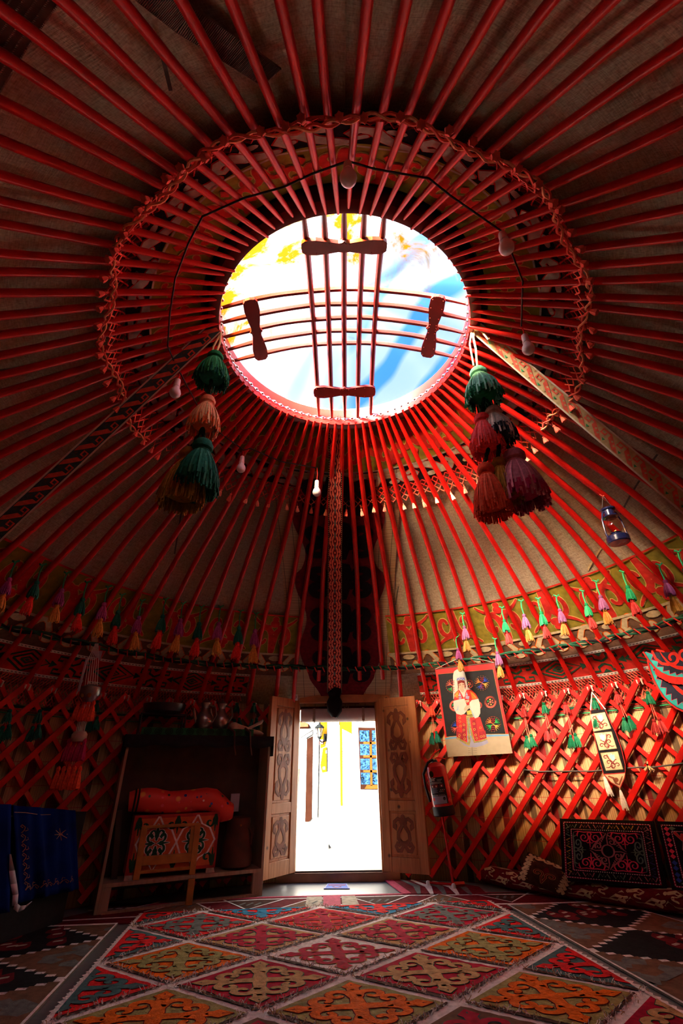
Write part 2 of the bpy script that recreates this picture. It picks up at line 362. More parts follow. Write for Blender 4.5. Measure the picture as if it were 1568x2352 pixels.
class MB:
    def __init__(s): s.v = []; s.f = []; s.m = []; s.uv = {}
    def add(s, vs, fs, mat):
        b = len(s.v); s.v.extend(V(p) for p in vs)
        for f in fs: s.f.append(tuple(b + i for i in f)); s.m.append(mat)
        return b
    def poly(s, pts, mat): s.add(pts, [tuple(range(len(pts)))], mat)
    def box(s, c, size, mat, rot=None):
        c = V(c); h = [x / 2 for x in size]; vs = []
        for z in (-1, 1):
            for x, y in ((-1, -1), (1, -1), (1, 1), (-1, 1)):
                q = V((x * h[0], y * h[1], z * h[2]))
                vs.append(c + (rot @ q if rot else q))
        s.add(vs, [(3, 2, 1, 0), (4, 5, 6, 7), (0, 1, 5, 4), (1, 2, 6, 5), (2, 3, 7, 6), (3, 0, 4, 7)], mat)
        return s
    def tube(s, pts, r, mat, n=8, cap=True, up=None, sq=1.0, sqend=None):
        pts = [V(p) for p in pts]; k = len(pts); vs = []
        nrm = up
        for i, p in enumerate(pts):
            t = (pts[min(i + 1, k - 1)] - pts[max(i - 1, 0)]).normalized()
            if nrm is None:
                nrm = V((0, 0, 1)) if abs(t.z) < .9 else V((1, 0, 0))
            a = (nrm - t * nrm.dot(t))
            a = a.normalized() if a.length > 1e-6 else t.orthogonal().normalized()
            nrm = a; b = t.cross(a)
            rr = r[i] if isinstance(r, (list, tuple)) else r
            q = sq[i] if isinstance(sq, (list, tuple)) else sq
            for j in range(n):
                th = 2 * PI * j / n + PI / n
                vs.append(p + a * (cos(th) * rr * q) + b * (sin(th) * rr))
        fs = []
        for i in range(k - 1):
            for j in range(n):
                j2 = (j + 1) % n
                fs.append((i * n + j, i * n + j2, (i + 1) * n + j2, (i + 1) * n + j))
        if cap: fs += [tuple(range(n))[::-1], tuple((k - 1) * n + j for j in range(n))]
        s.add(vs, fs, mat); return s
    def lathe(s, o, prof, mat, axis=(0, 0, 1), n=16, cap=True, jag=0.0, ridge=0.0):
        o = V(o); ax = V(axis).normalized(); a = ax.orthogonal().normalized(); b = ax.cross(a); vs = []
        for i, (r, h) in enumerate(prof):
            for j in range(n):
                th = 2 * PI * j / n; rr = r * (1 + (ridge if j % 2 else -ridge) * min(1, i / 2)); hh = h
                if jag and i == len(prof) - 1: hh += random.uniform(-jag, jag)
                vs.append(o + ax * hh + a * (cos(th) * rr) + b * (sin(th) * rr))
        fs = [(i * n + j, i * n + (j + 1) % n, (i + 1) * n + (j + 1) % n, (i + 1) * n + j) for i in range(len(prof) - 1) for j in range(n)]
        if cap: fs += [tuple(range(n))[::-1], tuple((len(prof) - 1) * n + j for j in range(n))]
        s.add(vs, fs, mat); return s
    def ball(s, c, r, mat, n=10, sc=(1, 1, 1)):
        prof = [(max(1e-4, r * sin(PI * i / 8)), -r * cos(PI * i / 8)) for i in range(9)]
        b = len(s.v); s.lathe((0, 0, 0), prof, mat, n=n, cap=False); c = V(c)
        for i in range(b, len(s.v)):
            p = s.v[i]; s.v[i] = c + V((p.x * sc[0], p.y * sc[1], p.z * sc[2]))
        return s
    def grid(s, fn, us, vs_, mat, uvf=None, close=False):
        b = len(s.v); nv = len(vs_)
        for u in us:
            for v in vs_:
                s.v.append(V(fn(u, v)))
                if uvf: s.uv[len(s.v) - 1] = uvf(u, v)
        for i in range(len(us) - 1 + (1 if close else 0)):
            for j in range(nv - 1):
                i2 = (i + 1) % len(us)
                s.f.append((b + i * nv + j, b + i2 * nv + j, b + i2 * nv + j + 1, b + i * nv + j + 1)); s.m.append(mat)
        return s
    def build(s, name, parent=None, origin=None, smooth=True, bevel=0.0, solid=0.0, solid_off=0.0):
        me = bpy.data.meshes.new(name)
        if parent is not None:
            inv = wm(parent).inverted(); vs = [inv @ p for p in s.v]; off = V((0, 0, 0))
        else:
            if origin is None:
                xs = [p.x for p in s.v]; ys = [p.y for p in s.v]; zs = [p.z for p in s.v]
                origin = ((min(xs) + max(xs)) / 2, (min(ys) + max(ys)) / 2, min(zs))
            off = V(origin); vs = [p - off for p in s.v]
        me.from_pydata([tuple(p) for p in vs], [], s.f)
        slots = []
        for k in s.m:
            if k not in slots: slots.append(k)
        for k in slots: me.materials.append(MATS[k])
        ix = {k: i for i, k in enumerate(slots)}
        me.polygons.foreach_set('material_index', [ix[k] for k in s.m])
        me.polygons.foreach_set('use_smooth', [smooth] * len(s.f))
        if s.uv:
            ul = me.uv_layers.new(name='UVMap')
            for lp in me.loops: ul.data[lp.index].uv = s.uv.get(lp.vertex_index, (0, 0))
        me.update()
        if smooth:
            try: me.set_sharp_from_angle(angle=rad(38))
            except Exception: pass
        o = bpy.data.objects.new(name, me); COL.objects.link(o)
        o.parent = parent; o.location = off
        if solid:
            md = o.modifiers.new('thickness', 'SOLIDIFY'); md.thickness = solid; md.offset = solid_off
        if bevel:
            md = o.modifiers.new('bevel', 'BEVEL'); md.width = bevel; md.segments = 2; md.limit_method = 'ANGLE'
        return o

def tag(o, label, cat, group=None, kind=None):
    if label: o['label'] = label
    if cat: o['category'] = cat
    if group: o['group'] = group
    if kind: o['kind'] = kind
    return o
def thing(name, label, cat, loc, group=None, rz=0.0, kind=None):
    o = bpy.data.objects.new(name, None); COL.objects.link(o); o.empty_display_size = .05
    o.location = loc; o.rotation_euler = (0, 0, rz)
    return tag(o, label, cat, group, kind)
def dup(root, loc, label=None, group=None, rz=None):
    r = root.copy(); COL.objects.link(r); r.location = loc
    if rz is not None: r.rotation_euler = (0, 0, rz)
    if label: r['label'] = label
    if group: r['group'] = group
    for ch in list(root.children):
        c = ch.copy(); COL.objects.link(c); c.parent = r
        for g in list(ch.children):
            d = g.copy(); COL.objects.link(d); d.parent = c
    return r

# ------------------------------------------------------------------ flat ornament helpers
def spiral(cx, cy, r0, r1, a0, a1, n=16):
    return [(cx + (r0 + (r1 - r0) * i / n) * cos(rad(a0 + (a1 - a0) * i / n)), cy + (r0 + (r1 - r0) * i / n) * sin(rad(a0 + (a1 - a0) * i / n))) for i in range(n + 1)]
def bez(p0, p1, p2, p3, n=10):
    out = []
    for i in range(n + 1):
        t = i / n; k = 1 - t
        out.append(tuple(k ** 3 * a + 3 * k * k * t * b + 3 * k * t * t * c + t ** 3 * d for a, b, c, d in zip(p0, p1, p2, p3)))
    return out
def ribbon(pts, w, ends=True):
    """quads (and round ends) along a 2-D line, w = full width or a list"""
    k = len(pts); L_, R_ = [], []
    W = w if isinstance(w, (list, tuple)) else [w] * k
    if len(W) != k: W = [interp(i / (k - 1), [j / (len(W) - 1) for j in range(len(W))], W) for i in range(k)]
    for i, (x, y) in enumerate(pts):
        a, b = pts[max(i - 1, 0)], pts[min(i + 1, k - 1)]
        dx, dy = b[0] - a[0], b[1] - a[1]; l = math.hypot(dx, dy) or 1e-6
        nx, ny = -dy / l * W[i] / 2, dx / l * W[i] / 2
        L_.append((x + nx, y + ny)); R_.append((x - nx, y - ny))
    out = [[L_[i], R_[i], R_[i + 1], L_[i + 1]] for i in range(k - 1)]
    if ends:
        for i in (0, k - 1):
            if W[i] > 1e-4: out.append([(pts[i][0] + cos(j * PI / 4) * W[i] / 2, pts[i][1] + sin(j * PI / 4) * W[i] / 2) for j in range(8)])
    return out
def disc(cx, cy, r, n=14, ry=None): return [[(cx + r * cos(2 * PI * i / n), cy + (ry or r) * sin(2 * PI * i / n)) for i in range(n)]]
def xf(polys, sx=1, sy=1, ang=0, dx=0, dy=0):
    c, s = cos(ang), sin(ang)
    return [[(x * sx * c - y * sy * s + dx, x * sx * s + y * sy * c + dy) for x, y in p] for p in polys]
def clip(poly, a, b):
    """keep the part of a polygon left of the line a->b"""
    out = []; n = len(poly)
    f = lambda p: (b[0] - a[0]) * (p[1] - a[1]) - (b[1] - a[1]) * (p[0] - a[0])
    for i in range(n):
        p, q = poly[i], poly[(i + 1) % n]; fp, fq = f(p), f(q)
        if fp >= 0: out.append(p)
        if (fp > 0 > fq) or (fp < 0 < fq):
            t = fp / (fp - fq); out.append((p[0] + (q[0] - p[0]) * t, p[1] + (q[1] - p[1]) * t))
    return out
def clipbox(poly, x0, y0, x1, y1):
    for a, b in (((x0, y0), (x1, y0)), ((x1, y0), (x1, y1)), ((x1, y1), (x0, y1)), ((x0, y1), (x0, y0))):
        if len(poly) < 3: return []
        poly = clip(poly, a, b)
    return poly
class Pat:
    def __init__(s): s.it = []
    def put(s, polys, layer, mat):
        for p in polys: s.it.append((p, layer, mat))
        return s
    def stroke(s, pts, w, layer, mat, edge=None, emat=None, k=1.0):
        w = [x * k for x in w] if isinstance(w, (list, tuple)) else w * k
        if edge: edge *= k
        if edge:
            ww = [x + edge for x in w] if isinstance(w, (list, tuple)) else w + edge
            s.put(ribbon(pts, ww), layer - .5, emat)
        return s.put(ribbon(pts, w), layer, mat)
    def emit(s, mb, fn, dh, h0=0.0, box=None):
        for i_, (p, l, m) in enumerate(s.it):
            l += (i_ % 9) * .035
            if box:
                p = clipbox(p, *box)
                if len(p) < 3: continue
            mb.poly([fn(x, y, h0 + l * dh) for x, y in p], m)
        return mb

def horn(size=1.0, turn=380, w=(.17, .12, .10), side=1):
    """one ram's-horn curl rising from the origin and rolling outwards"""
    pts = [(0, 0), (.02, .22)] + spiral(.36, .46, .33, .10, 190, 190 - turn, 18)
    return ribbon([(side * x * size, y * size) for x, y in pts], [a * size for a in w])
def horn_line(turn=380, side=1): return [(side * x, y) for x, y in [(0, 0), (.02, .22)] + spiral(.36, .46, .33, .10, 190, 190 - turn, 18)]

# ------------------------------------------------------------------ yarn tassels
def strands(mb, top, dirn, length, r0, r1, n, mat, mat2=None, th=.0022, flare=.55, seed=0):
    rnd = random.Random(seed); top = V(top); d = V(dirn).normalized(); a = d.orthogonal().normalized(); b = d.cross(a)
    for i in range(n):
        ph = 2 * PI * i / n + rnd.uniform(-.12, .12); k = rnd.uniform(.82, 1.04); ln = length * rnd.uniform(.84, 1.08)
        rdir = a * cos(ph) + b * sin(ph); pts = []
        for t in (0, .18, .45, .75, 1):
            rr = r0 + (r1 - r0) * (1 - (1 - t) ** 2) * k if t < 1 else (r1 * k * rnd.uniform(.9, 1.05))
            pts.append(top + d * (ln * t) + rdir * rr)
        if rnd.random() < .38 and mat + '_light' in MATS: mb.tube(pts, th, mat + '_light', 3, cap=True); continue
        if mat2: mb.tube(pts[:4], th, mat, 3, cap=False); mb.tube(pts[3:], th, mat2, 3, cap=True)
        else: mb.tube(pts, th, mat, 3, cap=True)
def tassel(mb, top, length, r, mat, n=60, mat2=None, th=None, seed=0, dirn=(0, 0, -1), head=True):
    """round wound head, tied neck and a skirt of yarn"""
    top = V(top); d = V(dirn).normalized(); hd = length * .25
    if head:
        mb.lathe(top, [(r * .12, 0), (r * .38, hd * .12), (r * .5, hd * .45), (r * .48, hd * .75), (r * .34, hd * .95)], mat, axis=d, n=12)
        mb.lathe(top + d * hd * .9, [(r * .40, 0), (r * .42, hd * .12), (r * .38, hd * .24)], mat, axis=d, n=10)
    t2 = top + d * hd
    mb.lathe(t2, [(r * .32, 0), (r * .52, length * .16), (r * .66, length * .38), (r * .70, length * .60), (r * .40, length * .62)], mat2 or mat, axis=d, n=14)
    strands(mb, t2, d, length * .75, r * .36, r, n, mat, mat2, th or r * .05, seed=seed)
def small_tassel(mb, top, length, r, mat, n=10, dirn=(0, 0, -1)):
    d = V(dirn).normalized(); top = V(top)
    mb.lathe(top, [(r * .15, 0), (r * .5, length * .07), (r * .55, length * .16), (r * .34, length * .25), (r * .6, length * .4), (r * .92, length * .7), (r, length * .95), (r * .8, length)], mat, axis=d, n=n * 2, ridge=.14, jag=length * .05)

def frange(a, b, n): return [a + (b - a) * i / n for i in range(n + 1)]
NUM = ['zeroth', 'first', 'second', 'third', 'fourth', 'fifth', 'sixth', 'seventh', 'eighth', 'ninth', 'tenth', 'eleventh', 'twelfth', 'thirteenth', 'fourteenth', 'fifteenth', 'sixteenth', 'seventeenth', 'eighteenth', 'nineteenth', 'twentieth']
NUM += ['twenty-' + NUM[i] for i in range(1, 10)] + ['thirtieth'] + ['thirty-' + NUM[i] for i in range(1, 10)] + ['fortieth'] + ['forty-' + NUM[i] for i in range(1, 10)] + ['fiftieth'] + ['fifty-' + NUM[i] for i in range(1, 10)]

# ================================================================== SHELL
DOOR_A0, DOOR_A1 = wa((-.60, 5.4)), wa((.50, 5.4))
b = MB()
b.grid(lambda a, r: (WC.x + r * sin(a), WC.y + r * cos(a), 0), frange(0, 2 * PI, 72), [.02, 1, 2, 3.12], 'laminate')
tag(b.build('floor', origin=(0, 2.4, 0), smooth=False, solid=.06, solid_off=-1), 'grey laminate floor boards showing before the door sill', 'floor', kind='structure')
def wall_piece(name, a0, a1, label):
    b = MB(); n = max(2, int(abs(a1 - a0) / .05))
    b.grid(lambda a, z: wallpt(a, z, WR + .05), frange(a0, a1, n), [0, .4, .8, 1.2, 1.56], 'reed', uvf=lambda a, z: (a * WR, z))
    tag(b.build(name, smooth=True, origin=(WC.x, WC.y, 0), solid=.05, solid_off=0), label, 'wall', kind='structure')
wall_piece('wall_right', DOOR_A1, PI, 'round reed-screen wall on the poster side of the door')
wall_piece('wall_left', -PI, DOOR_A0, 'round reed-screen wall on the shelf side of the door')

# sloping roof cloth
b = MB()
ss = [-.02, .04, .1, .15, .2, .25, .3, .35, .4, .45, .5, .55, .6, .65, .7, .76, .82, .9, 1.0]
def cvo(s, p):      # the cloth passes over the ring, comes down to the poles, shaped tighter poster-side to catch sun
    k = math.exp(-((p - rad(36)) / rad(30)) ** 2)
    return interp(s, (-.1, 0, .2, .36, .5, .70, .8), (.12, .115, .07, .04, .02, .0, .0)) * (1 - k) + interp(s, (-.1, 0, .1, .17, .22, .59, .64, .8), (.12, .115, .06, .005, -.013, -.013, .003, .003)) * k
b.grid(lambda p, s: roofs(p, s, .047 + cvo(s, p) + .012 * sin(p * 23 + s * 9) * min(1, s * 3) * (s < .6) + (.05 * max(0, s - .8))), frange(-PI, PI, 220), ss, 'burlap', uvf=lambda p, s: (s, p / 2))
tag(b.build('ceiling', origin=(AX, AY, 2.2), solid=.03, solid_off=1), 'coarse brown woven cloth lining the sloping roof', 'ceiling', kind='structure')
# netted seams and stitched joins of the roof cloth
def seam(pts, w, mat, name, cells=0):
    b = MB(); q = [at_roof(x, y, .045) for x, y in pts]
    Q = []
    for i in range(len(q) - 1):
        for k in range(8):
            p = q[i].lerp(q[i + 1], k / 8); r, ph = rphi(p); Q.append(roofpt(ph, r, .044))
    for i in range(len(Q) - 1):
        t = (Q[i + 1] - Q[i]); n = t.cross(V((AX, AY, 2) ) - Q[i]).normalized()
        rr, ph = rphi(Q[i]); nn = (roofpt(ph, rr, .05) - roofpt(ph, rr, 0)).normalized(); sd = t.cross(nn).normalized() * w / 2
        if not cells: b.poly([Q[i] - sd, Q[i + 1] - sd, Q[i + 1] + sd, Q[i] + sd], mat)
        else:
            b.poly([Q[i] - sd, Q[i + 1] - sd, Q[i + 1] + sd, Q[i] + sd], 'felt_black')
            for e in (-1, -.5, 0, .5, 1): b.tube([Q[i] + sd * e - nn * .004, Q[i + 1] + sd * e - nn * .004], .0035, mat, 3, cap=False)
            for k in range(cells): 
                p = Q[i].lerp(Q[i + 1], k / cells) - nn * .005; b.tube([p - sd, p + sd], .0035, mat, 3, cap=False)
    return b
seam([(330, -20), (440, 70), (560, 150), (640, 205)], .085, 'cord_dun', 'trim', 4).build('trim_1', origin=(AX, AY, 2.2))['kind'] = 'structure'
seam([(130, 0), (50, 110), (-30, 240)], .085, 'cord_dun', 'trim', 4).build('trim_2', origin=(AX, AY, 2.2))['kind'] = 'structure'
for i, pts in enumerate(([(385, 130), (410, 240)], [(945, 1180), (925, 1280), (905, 1400)], [(1395, 1225), (1345, 1300), (1345, 1303)], [(1500, 1040), (1420, 1170), (1395, 1225)], [(-10, 850), (80, 842), (180, 820)], [(430, 1110), (400, 1290)])):
    seam(pts, .012, 'cord_grey' if i != 2 else 'cord_beige', 'trim').build('trim_%d' % (i + 3), origin=(AX, AY, 2.2))['kind'] = 'structure'

# ================================================================== ROOF POLES
NP_ = 90
STRAP_GAP = 0
poles = []
prng = random.Random(5)
for k in range(NP_):
    az = 2.4 + 4 * k
    if az > 180: az -= 360
    ph = rad(az)
    jit = rad(prng.uniform(-.7, .7))
    end_s = .985
    indoor = -7.5 < az < 8.5           # these end on the door lintel
    pts = []; rs = []; sq = []
    thin = interp(abs(az), (0, 85, 130, 180), (1, 1, .74, .70)); wob = prng.uniform(0, 6); wa_ = prng.uniform(.004, .011)
    for i in range(23):
        s = -.012 + (end_s + .012) * i / 22
        if indoor and zroof(r_of(s, ph), ph) < 1.66: break
        p2 = ph + jit * s + .004 * sin(wob + s * 7)
        pts.append(roofs(p2, s, -.006 + wa_ * sin(wob * 2 + s * 6)))
        rs.append(interp(s, (-.02, .0, .03, .12, .3, .8, 1), (.008, .010, .0145, .019, .022, .022, .021)) * thin)
        sq.append(interp(s, (0, .78, .88, 1), (1, 1, .45, .35)))
    bm = MB().tube(pts, rs, 'red_paint', 10, sq=sq, up=V((0, 0, 1)))
    if az > 0: n = int((az - 2.4) / 4 + .5) + 1; side = 'right'; 
    else: n = int((-az - 1.6) / 4 + .5) + 1; side = 'left'
    far = 'lit red' if 10 < az < 62 else ('red' if abs(az) < 120 else 'dark red')
    o = bm.build('roof_pole', origin=pts[-1])
    tag(o, f'{far} roof pole, {NUM[n]} to the {side} of the hanging strap above the door', 'roof pole', 'red roof poles of the tent')
    poles.append((az, o))

# ================================================================== CROWN RING
crown = thing('crown_ring', 'round red wooden smoke-hole ring with crossed bars at the roof top', 'roof ring', (AX, AY, ZR))
b = MB()
ci = frange(0, 2 * PI, 96)[:-1]
prof = [(R * .995, 0.0), (R * 1.035, -.006), (R * 1.075, .004), (R * 1.085, .05), (R * 1.08, .135), (R * 1.05, .15), (R * 1.0, .145), (R * .995, .10)]
b.grid(lambda a, k: (AX + prof[k][0] * sin(a), AY + prof[k][0] * cos(a), ZR + prof[k][1]), ci, list(range(8)) + [0], 'red_paint', close=True)
for i in range(len(b.f)):        # underside and outside are a darker red
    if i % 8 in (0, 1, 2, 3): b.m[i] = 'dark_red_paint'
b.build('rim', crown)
b = MB()                                     # diamond-shaped silver studs along the inside
nst = 84
for i in range(nst):
    a = 2 * PI * i / nst; c = V((AX + R * .990 * sin(a), AY + R * .990 * cos(a), ZR + .052)); t = V((cos(a), -sin(a), 0)); u = V((0, 0, 1)); nrm = V((-sin(a), -cos(a), 0))
    b.add([c - t * .028, c - u * .016, c + t * .028, c + u * .016, c + nrm * .004], [(0, 1, 4), (1, 2, 4), (2, 3, 4), (3, 0, 4)], 'silver')
    b.lathe(c + nrm * .001, [(.011, 0), (.009, .006), (.004, .010)], 'silver', axis=nrm, n=8)
b.build('stud_band', crown)
def arch(t): return .055 + .17 * (1 - t * t)       # rise of the bars over the ring
bars = (-.262, -.131, 0, .131, .262)
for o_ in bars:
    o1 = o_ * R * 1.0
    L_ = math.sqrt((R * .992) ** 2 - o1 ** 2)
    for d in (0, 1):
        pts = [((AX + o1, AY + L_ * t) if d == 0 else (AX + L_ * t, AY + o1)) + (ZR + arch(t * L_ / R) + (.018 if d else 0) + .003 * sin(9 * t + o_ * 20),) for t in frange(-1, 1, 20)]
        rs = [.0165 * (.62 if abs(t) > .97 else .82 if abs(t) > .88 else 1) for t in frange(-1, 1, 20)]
        MB().tube(pts, rs, 'bar_backlit', 6, up=V((0, 0, 1))).build('cross_bar', crown)
def clamp(c, along, nrm):
    """waisted wooden clasp across the five bars"""
    c = V(c); al = V(along).normalized(); nr = V(nrm).normalized(); si = nr.cross(al)
    outl = []
    hw = [(-.262, .0), (-.258, .028), (-.235, .043), (-.17, .046), (-.09, .036), (-.035, .027), (-.012, .030), (0, .040), (.012, .030), (.035, .027), (.09, .036), (.17, .046), (.235, .043), (.258, .028), (.262, 0)]
    up_ = [c + al * (x * R * 1.14) + si * w for x, w in hw]; dn = [c + al * (x * R * 1.14) - si * w for x, w in hw[1:-1]][::-1]
    ring = up_ + dn; n = len(ring)
    b = MB(); b.add([p - nr * .012 for p in ring] + [p + nr * .012 for p in ring], [tuple(range(n))[::-1], tuple(range(n, 2 * n))] + [(i, (i + 1) % n, n + (i + 1) % n, n + i) for i in range(n)], 'bar_backlit')
    for x, w in hw[1:-1:1]:
        for sgn in (-1, 1): b.ball(c + al * x * R * 1.14 + si * (w * .72 * sgn) - nr * .012, .0035, 'dark_red_paint', 5)
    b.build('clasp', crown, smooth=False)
def bar_frame(t):
    z = ZR + arch(t); m = -.34 * t; return z, m
for sgn in (-1, 1):
    for d in (0, 1):
        t = .70 * sgn if d == 0 else .735 * sgn
        z, m = bar_frame(t); k = 1 / math.sqrt(1 + m * m)
        if d == 0: clamp((AX, AY + t * R, z - .022), (1, 0, 0), (0, -m / R * .75 * k, k))
        else: clamp((AX + t * R, AY, z - .004), (0, 1, 0), (-m / R * .75 * k, 0, k))
# cover cloth over the ring
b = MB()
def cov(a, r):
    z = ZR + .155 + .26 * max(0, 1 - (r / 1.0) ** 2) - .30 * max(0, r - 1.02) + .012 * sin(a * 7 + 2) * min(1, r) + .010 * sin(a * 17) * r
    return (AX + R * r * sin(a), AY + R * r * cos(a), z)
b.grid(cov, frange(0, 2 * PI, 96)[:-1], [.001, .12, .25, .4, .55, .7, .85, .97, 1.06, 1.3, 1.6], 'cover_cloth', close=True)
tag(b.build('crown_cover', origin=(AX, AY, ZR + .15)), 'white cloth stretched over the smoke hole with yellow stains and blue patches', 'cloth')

# ================================================================== FELT SKIRT ROUND THE CROWN
skirt = thing('felt_skirt', 'round olive and red appliqué felt skirt under the smoke hole with tasselled net edge', 'felt hanging', (AX, AY, ZR - .3))
def skv(u, v):
    a = abs((u + PI) % (2 * PI) - PI); w = max(0, min(1, (rad(125) - a) / rad(85))); w = w * w * (3 - 2 * w)
    return 1.06 + (v - 1.06) * (1 + .40 * w)
def sk(u, v, h=0.0):       # u = angle, v = radius in units of R, on the roof just above the poles
    return roofpt(u, skv(u, v) * R, interp(v, (1.06, 1.3, 1.56, 1.8), (.085, .055, .024, .016)) - h)
b = MB()
b.grid(lambda u, v: sk(u, v), frange(-PI, PI, 180), [1.08, 1.14, 1.20, 1.26, 1.32, 1.38, 1.415], 'felt_olive')
b.grid(lambda u, v: sk(u, v), frange(-PI, PI, 180), [1.415, 1.46, 1.51, 1.555], 'felt_black')
b.grid(lambda u, k: (AX + R * (1.035, 1.12, 1.24, 1.34)[k] * sin(u), AY + R * (1.035, 1.12, 1.24, 1.34)[k] * cos(u), ZR + (.149, .152, .125, .085)[k]), frange(-PI, PI, 120), [0, 1, 2, 3], 'felt_black')  # added black collar, shuts out daylight leaking between ring and roof cloth
P = Pat(); per = 2 * PI / 18
for i in range(18):
    u0 = -PI + per * (i + .5); sx, sy = per * .50, .33
    for sd in (-1, 1):
        h1 = [(u0 + sd * (x - .02) * sx, 1.12 + y * sy * .86) for x, y in [(0, 0), (.03, .15)] + spiral(.38, .34, .32, .10, 190, -150, 16)]
        P.stroke(h1, [.045, .04, .03], 1, 'felt_red', .011, 'felt_yellow')
        h2 = [(u0 + sd * (1 - x) * sx, 1.40 - y * sy * .72) for x, y in [(0, .1), (.05, .2)] + spiral(.34, .36, .27, .09, 185, -120, 14)]
        P.stroke(h2, [.035, .035, .026], 1, 'felt_red', .011, 'felt_yellow')
    P.put(xf([[(0, -.5), (.5, 0), (0, .5), (-.5, 0)]], .045, .07, 0, u0, 1.335), 1, 'felt_red')
    P.stroke([(u0 - .03, 1.11), (u0, 1.2), (u0 + .03, 1.11)], .02, 1, 'felt_red')
nq = 26
for i in range(nq):
    u0 = -PI + 2 * PI * (i + .5) / nq; w = 2 * PI / nq
    g = [(u0 + (x - .5) * w, 1.425 + y * .12) for x, y in [(.0, .12), (.2, .15), (.42, .35), (.62, .78), (.82, .82), (.93, .55), (.84, .32), (.72, .45)]]
    P.stroke(g, [.035, .05, .055, .045, .032, .024], 1, 'felt_grey', .012, 'felt_red')
    P.put(disc(u0 - .18 * w, 1.525, w * .15, 10, .018), 1, 'felt_grey')
    P.put(ribbon([(u0 - w / 2, 1.42), (u0 + w / 2, 1.42)], .012, False), 1.2, 'felt_grey')
P.emit(b, sk, .004)
b.build('felt_panel', skirt)
# knotted net
def front(a):            # away from the door the net edge hangs in front of the poles
    a = abs((a + PI) % (2 * PI) - PI); return .052 * max(0, min(1, (a - rad(62)) / rad(16)))
b = MB(); NC = 168; V0, V1 = 1.555, 1.685
rows = 5
def nd(i, j):
    a = -PI + 2 * PI * (i + (j % 2) * .5) / NC
    sag = .012 * sin(i * .9) + .01 * sin(i * .31)
    return sk(a, V0 + (V1 - V0) * j / rows + sag * (j / rows), .006 * j / rows + .002 * ((i * 7 + j) % 3) + front(a) * max(0, (j - 1) / (rows - 1)))
for i in range(NC):
    for j in range(rows):
        p = nd(i, j)
        for di in ((0, -1) if j % 2 == 0 else (1, 0)):
            b.tube([p, nd(i + di, j + 1)], .0046, 'cord_coral' if j > 2 else 'cord_red', 3, cap=False)
net = b.build('net_fringe', skirt, smooth=False)
NT = 84
for q in range(2):       # twisted cord along the edge where it hangs in front
    us = frange(rad(70), 2 * PI - rad(70), 300)
    net_c = MB().tube([sk(u, V1 + .012 * sin(u * 60 + q * PI) + .03 * sin(u * 13), .012 + front(u) + .008 * cos(u * 60 + q * PI)) for u in us], .0055, 'cord_coral' if q else 'yarn_peach', 5)
    net_c.build('edge_cord', net)
for i in range(NT):
    a = -PI + 2 * PI * (i + .5 * random.random()) / NT
    p = sk(a, V1 + .012, .014 + random.random() * .035 * (1 if front(a) == 0 else .3) + front(a))
    pp = sk(a, V1, .006 + front(a))
    b = MB(); b.tube([pp, p], .003, 'cord_coral', 3)
    out = (sk(a, V1 + .1, .03) - p).normalized()
    small_tassel(b, p, .062 * random.uniform(.85, 1.1) * (.8 if front(a) > 0 else 1), .015, 'cord_peach' if i % 3 and front(a) == 0 else 'cord_coral', 6, dirn=(out * .55 + V((random.uniform(-.25, .25), random.uniform(-.25, .25), -.8))))
    b.build('tassel', net)

